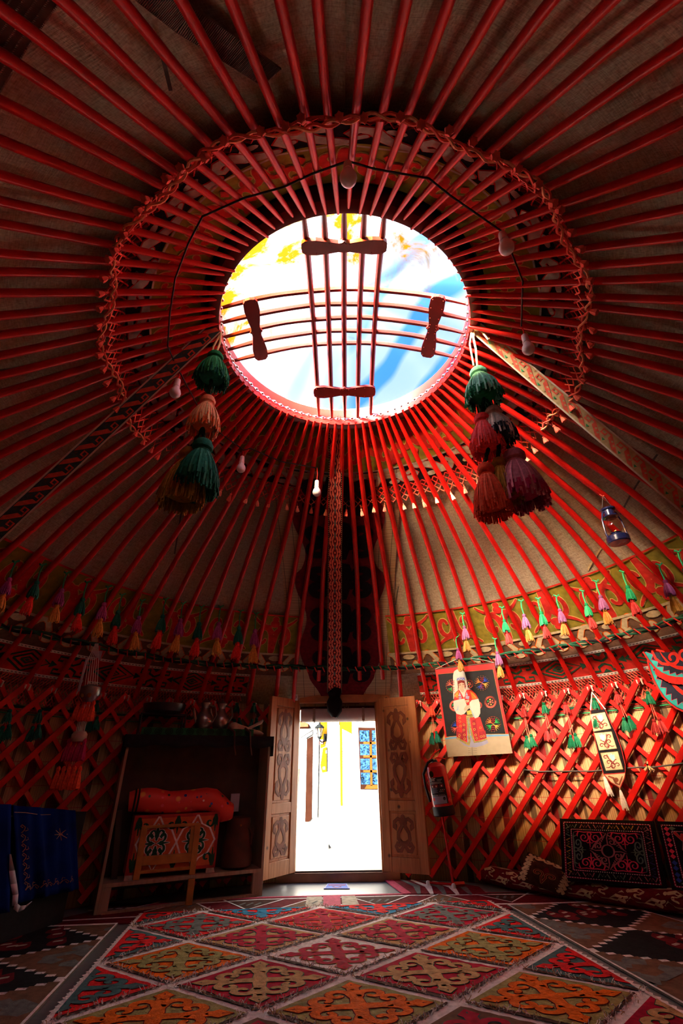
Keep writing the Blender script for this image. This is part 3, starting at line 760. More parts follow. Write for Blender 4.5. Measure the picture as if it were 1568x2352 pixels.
# ================================================================== BANDS AT THE FOOT OF THE ROOF
def fb(u, s, h=0.0): return roofs(u, s, .026 - h)
RIGHT = (rad(8.5), rad(112)); LEFT = (rad(-118), rad(-10.5))
def felt_border(a0, a1, label):
    b = MB(); n = int((a1 - a0) / rad(2))
    root = thing('felt_border', label, 'felt hanging', roofs((a0 + a1) / 2, .75), 'patterned felt borders at the foot of the roof')
    b.grid(lambda u, s: fb(u, s), frange(a0, a1, n), [.665, .69, .715, .74, .765, .79, .805], 'felt_olive')
    b.grid(lambda u, s: fb(u, s), frange(a0, a1, n), [.805, .83, .86, .885], 'felt_umber')
    P = Pat(); P.put(ribbon([(u, .666) for u in frange(a0, a1, n)], .005, False), 1.5, 'felt_red')
    w = rad(9.4); k = int((a1 - a0) / w); w = (a1 - a0) / k
    for i in range(k):
        u0 = a0 + w * (i + .5); fl = 1 if i % 2 else -1
        yb = lambda y: .735 + fl * (y - .5) * .128
        for sd in (-1, 1):
            pts = [(u0 + sd * x * w * .5, yb(y)) for x, y in [(0.02, .02), (.05, .22)] + spiral(.42, .40, .34, .12, 185, -150, 16)]
            P.stroke(pts, [.017, .016, .010], 1, 'felt_red', .0045, 'felt_yellow')
            pts = [(u0 + sd * x * w * .5, yb(y)) for x, y in bez((.05, .55), (.25, .75), (.6, .72), (.92, .95), 8)]
            P.stroke(pts, [.012, .014, .010, .006], 1, 'felt_red', .0045, 'felt_yellow')
        for x, y, r in ((0, .80, .10), (-.13, .70, .07), (.13, .70, .07), (0, .93, .07)):
            P.put(disc(u0 + x * w, yb(y), r * w * 1.16, 12, r * .155), .5, 'felt_yellow'); P.put(disc(u0 + x * w, yb(y), r * w, 12, r * .13), 1, 'felt_red')
        P.put(disc(u0, yb(.42), .05 * w, 10, .010), 1, 'felt_red')
    w2 = rad(7.2); k = int((a1 - a0) / w2); w2 = (a1 - a0) / k
    for i in range(k):
        u0 = a0 + w2 * (i + .5)
        for sd in (-1, 1):
            P.stroke([(u0 + sd * x * w2 * .5, .808 + y * .062) for x, y in [(1, .0), (.8, .1), (.55, .5)] + spiral(.42, .62, .24, .12, -10, 200, 10)], [.012, .020, .022, .014], 1, 'felt_cream', .004, 'felt_orange')
        P.put(disc(u0, .822, w2 * .16, 10, .010), 1, 'felt_cream')
    P.put(ribbon([(u, .806) for u in frange(a0, a1, n)], .007, False), 1.4, 'felt_cream')
    P.emit(b, fb, .004)
    b.build('felt_panel', root)
felt_border(*RIGHT, 'olive felt border with red scrolls along the roof foot over the poster wall')
felt_border(*LEFT, 'dim olive felt border with red scrolls along the roof foot over the shelf wall')

# twisted cord running round the poles
b = MB()
for s_, ph0, m1 in ((0, 0, 'cord_pine'), (1, PI, 'cord_pine'), (2, PI / 2, 'felt_black')):
    pts = [roofs(u, .842 + .004 * sin(u * 9) + .006 * cos(u * 40 + ph0 + s_), -.030 + .007 * sin(u * 40 + ph0 + s_)) for u in frange(rad(-125), rad(118), 420)]
    b.tube(pts, .0105, m1, 6)
for i in range(150):
    u = rad(-124) + rad(241) * i / 150
    b.tube([roofs(u + .004, .833, -.046), roofs(u + .012, .851, -.046)], .006, 'cord_red', 4)
tag(b.build('twisted_rope'), 'dark green and red twisted rope tied across the poles above the door', 'rope')

# woven red and green wall band with white piping and knotted net
def woven_band(a0, a1, label):
    root = thing('woven_band', label, 'woven band', roofs((a0 + a1) / 2, .93), 'woven bands round the top of the wall')
    wb = lambda u, s, h=0.0: roofs(u, s, .026 - h)
    b = MB(); n = int((a1 - a0) / rad(1.6))
    b.grid(lambda u, s: wb(u, s), frange(a0, a1, n), [.885, .905, .925, .945, .960], 'felt_red')
    P = Pat(); L_ = (a1 - a0); w = rad(6.6); k = int(L_ / w); w = L_ / k
    for i in range(k):
        u0 = a0 + w * (i + .5)
        T = lambda pts: [(u0 + x * w * .5, .9225 + y * .030) for x, y in pts]
        if i % 2:
            for q in (1, .62, .28):
                P.put(ribbon(T([(-q, 0), (0, q), (q, 0), (0, -q), (-q, 0)]), .0052, False), 1, 'cord_pine')
            P.put([T([(-.12, 0), (0, .14), (.12, 0), (0, -.14)])], 1, 'cord_pine')
        else:
            for sx in (-1, 1):
                for sy in (-1, 1):
                    P.put(ribbon(T([(0, .12 * sy), (sx * .28, .42 * sy), (sx * .28, .80 * sy), (sx * .72, .80 * sy), (sx * .72, .42 * sy), (sx * .5, .42 * sy)]), .0062, False), 1, 'cord_pine')
                P.put([T([(sx * .98, .34), (sx * .66, 0), (sx * .98, -.34)])], 1, 'cord_pine')
            P.put([T([(-.2, 1), (0, .62), (.2, 1)]), T([(-.2, -1), (.2, -1), (0, -.62)])], 1, 'cord_pine')
    for s in (.888, .957):
        P.put(ribbon([(u, s) for u in frange(a0, a1, n)], .0075, False), 1.5, 'cord_white')
        m_ = int(L_ / rad(.55))
        for i in range(m_):
            u = a0 + L_ * i / m_; P.put(ribbon([(u, s), (u + rad(.3), s)], .0022, False), 2, 'cord_grey')
    P.emit(b, wb, .0022)
    b.build('band_cloth', root, smooth=False)
    # knotted net hanging below, against the reed
    b = MB(); c0, c1 = a0 + .01, a1 - .01; nc = int((c1 - c0) * 3.3 / .028)
    top = lambda u: wb(u, .960, .004)
    def nd(i, j, rows=9):
        u = c0 + (c1 - c0) * (i + (j % 2) * .5) / nc; p = top(u); a = wa(p)
        z = p.z - .20 * j / rows + .006 * sin(i * .7) * j / rows
        q = wallpt(a, z, WR - .005 - .004 * ((i + j) % 2)); t = min(1, j / 3)
        q2 = p.lerp(q, t); q2.z = z; return q2
    hole = lambda i, j: (j in (3, 4) and i % 2) or (j in (6, 7) and (i + 1) % 2)
    for i in range(nc):
        for j in range(9):
            for di in ((0, -1) if j % 2 == 0 else (1, 0)):
                if hole(i, j) and di: continue
                b.tube([nd(i, j), nd(i + di, j + 1)], .0045, 'cord_coral' if (i + j) % 4 else 'cord_red', 3, cap=False)
    b.build('net_fringe', root, smooth=False)
    b = MB()       # narrow striped selvage under the net
    for dz, hh, m_ in ((-.225, .02, 'cord_pine'), (-.245, .012, 'cord_red'), (-.262, .01, 'felt_umber'), (-.275, .008, 'cord_green')):
        b.grid(lambda u, k: wallpt(wa(top(u)), top(u).z + dz + k * hh, WR - .004), frange(c0, c1, n), [-.5, .5], m_)
    b.build('selvage', root)
woven_band(rad(13.2), rad(112), 'red and green woven band with white edges above the poster wall lattice')
woven_band(rad(-118), rad(-18.5), 'dim red woven band with white edges above the shelf wall lattice')

# ================================================================== BEHIND THE STRAP OVER THE DOOR
b = MB()
def ctr(x, s, off):          # x in metres across, s down the roof
    r = r_of(s, 0); return roofpt(math.asin(max(-.9, min(.9, x / r))), r, off)
b.grid(lambda x, s: ctr(x, s, .032), frange(-.60, .46, 10), frange(.15, .995, 20), 'reed_fine', uvf=lambda x, s: (s * 3.2, x + 3))
tag(b.build('reed_mat'), 'strip of reed matting in the roof gap above the door', 'reed mat')
b = MB()
hw = lambda s: .355 + .045 * sin(s * 26) + (.03 if s > .5 else 0) - max(0, (s - .90)) * 2.6
SC0 = -.06
b.grid(lambda k, s: ctr(SC0 + k * hw(s), s, .022), [-1, -.6, -.2, .2, .6, 1], frange(.17, .985, 44), 'felt_wine')
P = Pat()
for i in range(5):
    s0 = .22 + i * .155; dn = 1 if i % 2 else -1
    for sd in (-1, 1):
        T = lambda pts: [(SC0 + sd * x * .30, s0 * 2.7 + y * .19) for x, y in pts]
        P.stroke(T([(0, -.95), (.25, -.85)] + spiral(.62, -.42, .36, .13, 140, -210, 16)), [.04, .085, .07, .05], 1, 'felt_black')
        P.stroke(T([(0, .2), (.3, .25)] + spiral(.62, .55, .38, .12, 220, 560, 16)), [.05, .09, .07, .05], 1, 'felt_black')
    P.put([[(SC0 - .06, s0 * 2.7 - .19), (SC0 + .06, s0 * 2.7 - .19), (SC0 + .12, s0 * 2.7), (SC0 + .06, s0 * 2.7 + .19), (SC0 - .06, s0 * 2.7 + .19), (SC0 - .12, s0 * 2.7)]], 1, 'felt_black')
P.emit(b, lambda x, s, h: ctr(x, s / 2.7, .020 - h), .004)
tag(b.build('door_felt'), 'black and dark red scroll felt panel running up the roof behind the strap', 'felt hanging')

# ================================================================== PATTERNED STRAPS
def strap(p0, p1, w0, w1, face, label, kind, sag=.0, name='woven_strap'):
    p0, p1 = V(p0), V(p1); t = (p1 - p0).normalized(); L_ = (p1 - p0).length
    sd = t.cross(V(face)).normalized(); nr = sd.cross(t).normalized()
    if nr.dot(V(face)) < 0: nr = -nr
    root = thing(name, label, 'strap', p0, 'woven straps hung from the crown ring')
    def fn(x, y, h=0.0):      # x across -.5.. .5, y metres along
        k = y / L_
        return p0 + t * y + sd * (x * (w0 + (w1 - w0) * k)) + V((0, 0, -1)) * (sag * 4 * k * (1 - k)) + nr * (h + .002)
    b = MB(); n = 40
    cols = dict(red=('felt_wine', 'cord_coral', 'felt_slate'), dark=('felt_teal', 'cord_coral', 'cord_grey'), light=('cord_beige', 'cord_coral', 'cord_green'))[kind]
    b.grid(lambda x, y: fn(x, y), [-.5, -.25, 0, .25, .5], frange(0, L_, n), cols[0])
    P = Pat(); cw = .12; k = int(L_ / cw)
    for e in (-.46, .46):
        P.put(ribbon([(e, L_ * i / n) for i in range(n + 1)], .055 if kind == 'red' else .10, False), 1, 'cord_white' if kind != 'red' else 'felt_black')
        if kind == 'red':
            for i in range(int(L_ / .02)): P.put([[(e - .02, i * .02), (e + .02, i * .02), (e + .02, i * .02 + .009), (e - .02, i * .02 + .009)]], 2, 'cord_beige')
    for i in range(k):
        y0 = (i + .5) * L_ / k; hh = L_ / k / 2
        if kind == 'red':
            zz = [(-.22, y0 - hh), (-.06, y0), (-.22, y0 + hh)]
            for sg in (1, -1):
                P.put(ribbon([(sg * x, y) for x, y in zz], .07, False), 1, cols[1]); P.put(ribbon([(sg * x, y) for x, y in [(.40, y0 - hh), (.24, y0), (.40, y0 + hh)]], .06, False), 1, cols[1])
                P.put([[(sg * .30 - .05, y0 + hh - .02), (sg * .30 + .05, y0 + hh - .02), (sg * .30 + .05, y0 + hh + .0), (sg * .30 - .05, y0 + hh)]], 1, cols[1])
            P.put([[(0, y0 - hh * .62), (.085, y0), (0, y0 + hh * .62), (-.085, y0)]], 1.2, cols[2])
            P.put([[(0, y0 + hh * .75), (.08, y0 + hh), (0, y0 + hh * 1.25), (-.08, y0 + hh)]], 1.1, cols[1])
        else:
            T = lambda pts: [(x * .74, y0 + y * hh) for x, y in pts]
            P.put([T([(-.5, -1), (-.05, -1), (.5, .05), (.5, .75), (.1, .1)])], 1, cols[1])
            for q0, q1 in (((-.42, .95), (-.42, .1)), ((-.42, .1), (-.08, .1)), ((-.08, .1), (-.08, .6)), ((-.08, .6), (-.26, .6))): P.put([T([(min(q0[0], q1[0]) - .06, min(q0[1], q1[1]) - .07), (max(q0[0], q1[0]) + .06, min(q0[1], q1[1]) - .07), (max(q0[0], q1[0]) + .06, max(q0[1], q1[1]) + .07), (min(q0[0], q1[0]) - .06, max(q0[1], q1[1]) + .07)])], 1.1, cols[1])
            P.put([T([(.2, .55), (.4, .8), (.2, .95)])], 1.1, cols[2])
            if kind == 'light':
                for q in range(5): P.put([T([(-.45 + q * .2, -.6 + .4 * (q % 2)), (-.35 + q * .2, -.45 + .4 * (q % 2)), (-.45 + q * .2, -.3 + .4 * (q % 2)), (-.55 + q * .2, -.45 + .4 * (q % 2))])], 1.3, 'cord_beige')
    P.emit(b, fn, .0014)
    b.build('band_cloth', root, smooth=False)
    return root, fn, L_
# centre strap, tied to the ring and carried down to the door lintel
ringp = lambda az, rr=.985, dz=.03: V((AX + R * rr * sin(rad(az)), AY + R * rr * cos(rad(az)), ZR + dz))
cp0 = at_plane(770, 962, ringp(0), V((0, 1, 0))); cp1 = at_depth(768, 1592, 5.24)
root, fn, L_ = strap(cp0, cp1, .098, .165, (0, -1, -.6), 'red woven strap with blue diamonds hanging from the ring to the door lintel', 'red')
b = MB()            # dark bunched end of the strap
b.lathe(cp1 + V((0, 0, .06)), [(.05, 0), (.075, .06), (.06, .10), (.085, .15), (.08, .24), (.03, .30)], 'felt_black', axis=(0, 0, -1), n=12, jag=.01)
b.ball(cp1 + V((.02, -.03, .02)), .06, 'felt_black', 10)
b.build('knotted_end', root)
lp0 = ringp(-100, 1.02, .0); lp1 = at_roof(-95, 1302, -.10)
strap(lp0, lp1, .075, .115, CAM - (lp0 + lp1) / 2, 'dark green and red woven strap slanting from the ring past the green tassels', 'dark')
rp0 = ringp(97, 1.05, .0); rp1 = at_roof(1650, 1222, -.10)
root, fn, L_ = strap(rp0, rp1, .070, .105, CAM - (rp0 + rp1) / 2, 'pale patterned strap tied with cord to the ring above the hanging lantern', 'light')
b = MB()
for d in ((.05, 0, -.10), (.07, .02, -.07), (-.02, .03, -.05)): b.tube([rp0 + V((-.02, 0, .02)), rp0 + V(d) * .5 + V((0, 0, .02)), rp0 + V(d)], .005, 'cord_beige', 5)
b.ball(rp0, .018, 'cord_beige', 8); b.build('tie_cord', root)

# ================================================================== BIG YARN TASSELS
def big_cluster(P0, rows, label, cordmat, jm):
    """rows: list of (image x, image y of the head's top, length, radius, yarn, tip yarn)"""
    root = thing('tassel_hanging', label, 'tassel hanging', P0, 'long yarn tassels hung from the crown ring')
    prev = P0; depth = (P0 - CAM).dot(LOOK)
    base = V((P0.x, P0.y, 0))
    for i, (x, y, ln, r, m1, m2, src_i) in enumerate(rows):
        d = ray(x, y); hd = math.hypot(P0.x - CAM.x, P0.y - CAM.y)
        t = hd / math.hypot(d.x, d.y) * (1 + .012 * ((i % 3) - 1)); top = CAM + d * t
        b = MB(); tassel(b, top, ln, r, m1, int(110 + r * 1100), m2, seed=i + 3); b.build('tassel', root)
        prev_t = P0 if i == 0 else tops[src_i]
        src = P0 if i == 0 else prev_t
        c = MB()
        if i == 0:
            c.tube([src, src.lerp(top, .5) + V((.008, 0, 0)), top], .006, 'cord_beige', 6)
            c.tube([src, src + V((-.03, 0, -.12)), src + V((-.035, 0, -.30))], .005, 'cord_beige', 6)
        else:      # chained yarn links
            k = 5
            for q in range(k):
                cpt = src.lerp(top, (q + .5) / k); ln_ = (src - top).length / k * .62
                ax = (top - src).normalized(); sd = ax.orthogonal().normalized(); sd = (Matrix.Rotation(q * PI / 2, 3, ax) @ sd)
                ringp_ = [cpt + ax * ln_ * cos(w) + sd * ln_ * .42 * sin(w) for w in frange(0, 2 * PI, 10)]
                c.tube(ringp_, .007, jm, 5, cap=False)
        c.build('hanging_cord', root)
        tops[i] = top + V((0, 0, -ln * .93))
    return root
tops = {}
def row(x, y, ln, r, m1, m2=None, src=0): return (x, y, ln, r, 'yarn_' + m1, ('yarn_' + m2) if m2 else None, src)
big_cluster(ringp(95, 1.02, .02), [row(1096, 848, .235, .098, 'green_lit', 'green'), row(1104, 953, .245, .085, 'rose', 'scarlet', 0), row(1130, 937, .225, .090, 'grey', 'ink', 0),  # top tassel's paler upper yarn puts the falling daylight into its colour
             row(1112, 1066, .285, .085, 'rust', 'rust', 1), row(1143, 1053, .25, .072, 'mustard', 'mustard', 2), row(1176, 1036, .30, .115, 'mauve', 'magenta', 2)],
            'cluster of six bright yarn tassels, green one on top, hung on the strap side', 'cord_beige', 'cord_pine')
tops = {}
big_cluster(ringp(-96, .99, .02), [row(496, 812, .225, .092, 'green', 'pine'), row(479, 912, .235, .082, 'peach', 'orange', 0), row(438, 1032, .32, .105, 'mustard', 'mustard', 1), row(468, 1012, .30, .105, 'pine', 'pine', 1)],
            'string of dark green and orange yarn tassels hung in shade beside the ring', 'cord_beige', 'cord_pine')

# ================================================================== SMALL TASSEL PAIRS ON THE POLE FEET
def tassel_pair(px, py, ybot, c1, c2, label, group):
    p = at_roof(px, py, -.035); end = drop_to(p, ybot); L_ = p.z - end.z
    root = thing('tassel_pair', label, 'tassel', p, group)
    b = MB(); b.tube([p + V((0, 0, .0)), p - V((.006, 0, L_ * .15)), p - V((0, 0, L_ * .36))], .0055, 'cord_green', 5)
    b.tube([p + V((-.022, 0, .012)), p + V((0, -.012, -.005)), p + V((.024, 0, .014))], .007, 'cord_green', 5)
    b.tube([p - V((0, 0, L_ * .60)), p - V((0, 0, L_ * .72))], .004, 'cord_green', 4); b.build('cord', root)
    q = (random.uniform(-.12, .12), random.uniform(-.05, .05), -1)
    b = MB(); tassel(b, p - V((0, 0, L_ * .33)), L_ * .37, L_ * .098, 'yarn_' + c1, 40, th=.0032, seed=int(px)); b.build('upper_tassel', root)
    b = MB(); tassel(b, p - V((0, 0, L_ * .66)), L_ * .37, L_ * .095, 'yarn_' + c2, 40, th=.0032, seed=int(px) + 1, dirn=q); b.build('lower_tassel', root)
rt = [(1061.6, 1410, 1494, 'lilac', 'gold'), (1047, 1464, 1539, 'purple', 'gold'), (1136, 1468, 1554, 'lilac', 'gold'), (1152, 1396, 1477, 'green', 'coral'), (1196, 1381, 1471, 'lilac', 'gold'), (1235, 1376, 1463, 'green', 'coral'),
      (1277, 1370, 1456, 'lilac', 'gold'), (1337, 1358, 1441, 'green', 'coral'), (1368, 1336, 1431, 'lilac', 'gold'), (1429, 1314, 1409, 'green', 'coral'), (1513, 1298, 1402, 'purple', 'mustard'), (1556, 1268, 1380, 'green', 'coral')]
cname = dict(lilac='lilac over gold', purple='dark purple over gold', green='green over coral')
wherer = ['hanging just above the poster', 'hanging over the top edge of the poster', 'hanging beside the poster corner']
for i, (x, y, yb, c1, c2) in enumerate(rt):
    w_ = wherer[i] if i < 3 else f'{NUM[i - 2]} along the row from poster to frame edge'
    tassel_pair(x, y, yb, c1, c2, f'{cname[c1]} tassel pair {w_}', 'tassel pairs on the poles over the poster wall')
lt = [(20, 1400, 'amber'), (82, 1407, 'scarlet'), (138, 1425, 'amber'), (185, 1446, 'scarlet'), (233, 1457, 'amber'), (265, 1475, 'scarlet'), (311, 1488, 'amber'), (365, 1485, 'scarlet'), (405, 1494, 'amber'), (447, 1502, 'scarlet'), (491, 1502, 'amber'), (537, 1512, 'scarlet'), (573, 1518, 'amber')]
for i, (x, yb, c2) in enumerate(lt):
    c1 = 'violet' if c2 == 'amber' else 'pine'
    tassel_pair(x + 16, yb - 108, yb, c1, c2, f'{"purple over gold" if c2 == "amber" else "dark green over red"} tassel pair, {NUM[13 - i]} from the door along the dim roof foot', 'tassel pairs on the poles over the shelf wall')

# ================================================================== LATTICE WALLS
def lattice(a0, a1, heads, label, sgn):
    """heads: angles of the slat crossings along the top; front slats fall towards the left, back slats to the right"""
    root = thing('lattice_wall', label, 'lattice wall', wallpt((a0 + a1) / 2, 0), 'red lattice wall panels')
    H = ZW + .015; span = 1.34 / WR; n = 18
    lo, hi = min(a0, a1), max(a0, a1); cnt = 0
    hs = list(heads)
    for fam, rr, w, th, dr in (('front', WR - .062, .031, .45, -1), ('back', WR - .030, .0235, .6, 1)):
        ext = hs[:]
        k = 1
        st = abs(hs[1] - hs[0])
        while k * st < span + .05:        # slats whose tops lie past the panel's end
            ext.append(((hi + k * st * .98) if dr < 0 else (lo - k * st * .98))); k += 1
        for h in sorted(ext):
            pts = []
            for i in range(n + 1):
                t = i / n; a = h + dr * span * t; z = H + .035 - (H - .01) * t
                if lo - .012 <= a <= hi + .012: pts.append(wallpt(a, z, rr))
            if len(pts) < 3: continue
            rad_dir = (WC.to_3d() + V((0, 0, pts[0].z)) - pts[0]).normalized()
            MB().tube(pts, w, 'red_paint', 4, up=(rad_dir + (V((0, 0, .0)))), sq=.55).build('slat', root, smooth=False); cnt += 1
    b = MB()
    for h in hs:
        p = wallpt(h, H - .005, WR - .066)
        for e in (-.018, .018):
            b.tube([p + V((cos(h) * e - .0, -sin(h) * e, -.012)) + V((sin(h), cos(h), 0)) * .0, p + V((cos(h) * e, -sin(h) * e, .028)) - V((sin(h), cos(h), 0)) * .012], .0065, 'cord_white', 5)
        b.tube([p + V((-.02 * cos(h), .02 * sin(h), .02)), p + V((.0, 0, .035)), p + V((.028 * cos(h), -.028 * sin(h), .03))], .0055, 'cord_white', 5)
    b.build('binding', root)
    b = MB()     # rivets at the crossings
    for h in hs:
        for k in range(1, 14):
            z = H + .035 - (H - .01) * (k * .0358 * 2 / 1.0) if False else H - k * .1055
            for o_ in ((0,) if k % 2 == 0 else (.5,)):
                pass
    return root
HR = [wa(at_wall(x, y, WR - .06)) for x, y in ((985, 1617),)]
step = rad(4.15)
headsR = [wa(at_wall(1359, 1594, WR - .06)) + step * k for k in range(-8, 20)]
headsR = [h for h in headsR if DOOR_A1 + .03 < h < rad(112)]
headsL = [wa(at_wall(288, 1608, WR - .06)) + step * k for k in range(-20, 9)]
headsL = [h for h in headsL if rad(-112) < h < DOOR_A0 - .04]
lattice(DOOR_A1 + .015, rad(112), headsR, 'bright red crossed-slat lattice wall behind the poster and embroidered cushions', 1)
lattice(rad(-112), DOOR_A0 - .02, headsL, 'shadowed red crossed-slat lattice wall behind the shelf', -1)
# cords tied along the lattice
b = MB(); pts = [(1205, 1768), (1240, 1772), (1318, 1771), (1360, 1771), (1468, 1762), (1500, 1762), (1568, 1753), (1620, 1748)]
b.tube([at_wall(x, y, WR - .085) for x, y in pts], .006, 'cord_grey', 5)
for i in range(16):
    c = at_wall(1487, 1758, WR - .09); b.tube([c, c + V((random.uniform(-.04, .04), random.uniform(-.04, .02), random.uniform(-.05, .03)))], .004, 'cord_beige', 4)
tag(b.build('grey_cord'), 'thin grey cord with a frayed knot tied along the bright lattice', 'cord')

# pompom tassels tied to the lattice tops
def pompom(px, py, qx, qy, c1, c2, label, group):
    p = at_wall(px, py, WR - .10); q = at_wall(qx, qy, WR - .10); q = V((p.x * .35 + q.x * .65, p.y * .35 + q.y * .65, q.z))
    root = thing('lattice_tassel', label, 'tassel', p, group)
    b = MB(); b.tube([p + V((0, 0, .04)), p - V((0, 0, .03)), q + V((.01, 0, .0))], .0035, 'cord_coral', 4); b.tube([p - V((.006, 0, 0)), q + V((-.012, 0, 0))], .003, 'cord_coral', 4); b.build('cord', root)
    b = MB(); tassel(b, p + V((0, 0, .035)), .10, .032, c1, 30, th=.003, seed=int(px)); b.build('upper_tassel', root)
    b = MB()
    for d in (-.022, .020): tassel(b, q + V((d, 0, .01 + d * .3)), .112, .030, c2, 28, th=.003, seed=int(qx + d * 100), dirn=(d * 6, 0, -1))
    b.build('lower_tassel', root)
g_ = 'tassels tied to the lattice tops'
for i, (a, w_) in enumerate([((991, 1630, 997, 1683, 'yarn_rust', 'yarn_pine'), 'between the door leaf and the poster'), ((1202, 1630, 1214, 1690, 'yarn_coral', 'yarn_moss'), 'next to the poster edge'), ((1249, 1622, 1260, 1672, 'yarn_moss', 'yarn_coral'), 'second past the poster'),
             ((1299, 1622, 1315, 1688, 'yarn_coral', 'yarn_moss'), 'third past the poster'), ((1365, 1612, 1372, 1640, 'yarn_moss', 'yarn_moss'), 'above the embroidered wall strip'), ((1417, 1598, 1441, 1648, 'yarn_coral', 'yarn_moss'), 'just past the embroidered wall strip'), ((1489, 1598, 1507, 1652, 'yarn_moss', 'yarn_coral'), 'below the scalloped felt')]):
    pompom(*a, f'{"red over green" if a[4] in ("yarn_coral", "yarn_rust") else "green over red" if a[5] == "yarn_coral" else "small green"} lattice tassel {w_}', g_)
for i, (a, w_) in enumerate([((20, 1640, 16, 1668, 'yarn_pine', 'yarn_pine'), 'at the frame edge'), ((90, 1640, 84, 1668, 'yarn_pine', 'yarn_pine'), 'second from the frame edge'), ((222, 1618, 218, 1650, 'yarn_pine', 'yarn_pine'), 'beside the beaded hanging'),
             ((544, 1622, 546, 1652, 'yarn_pine', 'yarn_pine'), 'above the bone on the shelf'), ((583, 1622, 586, 1652, 'yarn_pine', 'yarn_pine'), 'nearest the door')]):
    pompom(*a, f'dark green lattice tassel in shadow {w_}', g_)

# ================================================================== STRING OF LIGHT BULBS
root = thing('bulb_string', 'dark cable with seven unlit white bulbs strung under the crown poles', 'string lights', at_roof(798, 370, -.05))
cl = [(728, 1075), (645, 1060), (575, 1030), (560, 1034), (510, 998), (455, 935), (415, 858), (408, 850), (385, 795), (390, 720), (402, 640), (432, 560), (465, 497), (560, 455), (650, 430), (720, 398), (798, 370), (860, 388), (900, 395), (985, 410), (1035, 450), (1150, 530), (1172, 575), (1200, 645), (1198, 700), (1197, 750)]
cp = [at_roof(x, y, -.034) for x, y in cl]
MB().tube(cp, .0045, 'black_rubber', 6).build('cable', root)
def bulb(p, top):
    r_ = MB(); r_.tube([p, p.lerp(top, .5) + V((.004, 0, 0)), top], .0035, 'cord_red', 5); h = r_.build('lead', root); lead_ = h
    b = MB(); b.lathe(top, [(.012, 0), (.016, .004), (.0175, .02), (.0175, .05), (.020, .052), (.020, .060), (.018, .062)], 'white_plastic', axis=(0, 0, -1), n=14); b.build('socket', lead_)
    b = MB(); b.lathe(top - V((0, 0, .060)), [(.017, 0), (.019, .012), (.028, .028), (.0325, .046), (.030, .062), (.020, .075), (.003, .081)], 'bulb_glass', axis=(0, 0, -1), n=18); b.build('bulb', lead_)
for (x, y), dz in (((798, 370), .02), ((1150, 530), .02), ((1197, 750), .07), ((412, 858), .05), ((558, 1036), .05), ((728, 1075), .12)):
    p = at_roof(x, y, -.034); bulb(p, p - V((0, 0, dz)))

# ================================================================== HURRICANE LANTERN
def lantern(px, py, qx, qy, label):
    p = at_roof(px, py, -.03); d = ray(qx, qy); hd = math.hypot(p.x, p.y) / math.hypot(d.x, d.y); q = CAM + d * hd; q = V((p.x, p.y, q.z))
    root = thing('hurricane_lantern', label, 'lantern', q)
    b = MB(); b.tube([p + V((-.02, 0, 0)), p + V((0, 0, -.02)), p + V((.012, 0, .02))], .006, 'cord_coral', 5)
    for sx in (-.035, .035): b.tube([p + V((0, 0, -.012)), q + V((sx, 0, .265))], .0016, 'tin', 5)
    b.build('bail', root)
    b = MB(); b.lathe(q, [(.062, 0), (.068, .006), (.068, .040), (.060, .050), (.030, .056), (.028, .066), (.036, .072)], 'navy_enamel', n=24); b.build('fuel_tank', root)
    b = MB(); b.lathe(q + V((0, 0, .070)), [(.030, 0), (.044, .022), (.050, .045), (.044, .075), (.034, .105), (.030, .118)], 'lamp_glass', n=22, cap=False); b.build('chimney_glass', root)
    b = MB(); b.lathe(q + V((0, 0, .188)), [(.048, 0), (.050, .006), (.032, .014), (.032, .050), (.044, .056), (.046, .066), (.012, .074)], 'navy_enamel', n=22); b.build('hood', root)
    b = MB()
    for sx in (-1, 1): b.tube([q + V((sx * .060, 0, .03)), q + V((sx * .068, 0, .07)), q + V((sx * .062, 0, .17)), q + V((sx * .045, 0, .225)), q + V((sx * .02, 0, .245))], .0065, 'navy_enamel', 8)
    b.build('side_tube', root)
    b = MB(); b.tube([q + V((0, 0, .06)), q + V((0, 0, .09))], .008, 'brass', 8); b.ball(q + V((.05, -.02, .05)), .009, 'brass', 8); b.build('burner', root)
lantern(1383, 1135, 1420, 1248, 'navy blue hurricane lantern hanging from a roof pole by a wire')

# ================================================================== PAINTED POSTER
TL, TR = at_roof(1003, 1536, -.085), at_roof(1135, 1524, -.085)
BLp, BRp = at_wall(1028, 1738, WR - .13), at_wall(1175, 1730, WR - .13)
pn = ((TR - BLp).cross(TL - BRp)).normalized()
if pn.dot(CAM - TL) < 0: pn = -pn
pc = (TL + TR + BLp + BRp) / 4
poster = thing('painted_poster', 'painted poster of a woman in red robe and white headdress hanging on the lattice', 'poster', at_plane(1090, 1735, pc, pn))
KX = 200 / 1568
def PP(x, y, h=0.0): return at_plane(990 + x * KX, 1510 + y * KX, pc, pn) + pn * h
b = MB()
bd = [(72, 215), (1132, 95), (1465, 1722), (300, 1790)]
f_ = [PP(x, y, .004) for x, y in bd]; k_ = [PP(x, y, -.004) for x, y in bd]
b.add(f_ + k_, [(3, 2, 1, 0), (4, 5, 6, 7)] + [(i, (i + 1) % 4, 4 + (i + 1) % 4, 4 + i) for i in range(4)], 'paint_red')
board = b.build('board', poster, smooth=False)
def art(name, items):
    b = MB()
    for i, (m_, polys) in enumerate(items):
        for p in polys: b.poly([PP(x, y, .0048 + .00035 * i) for x, y in p], m_)
    return b.build(name, board, smooth=False)
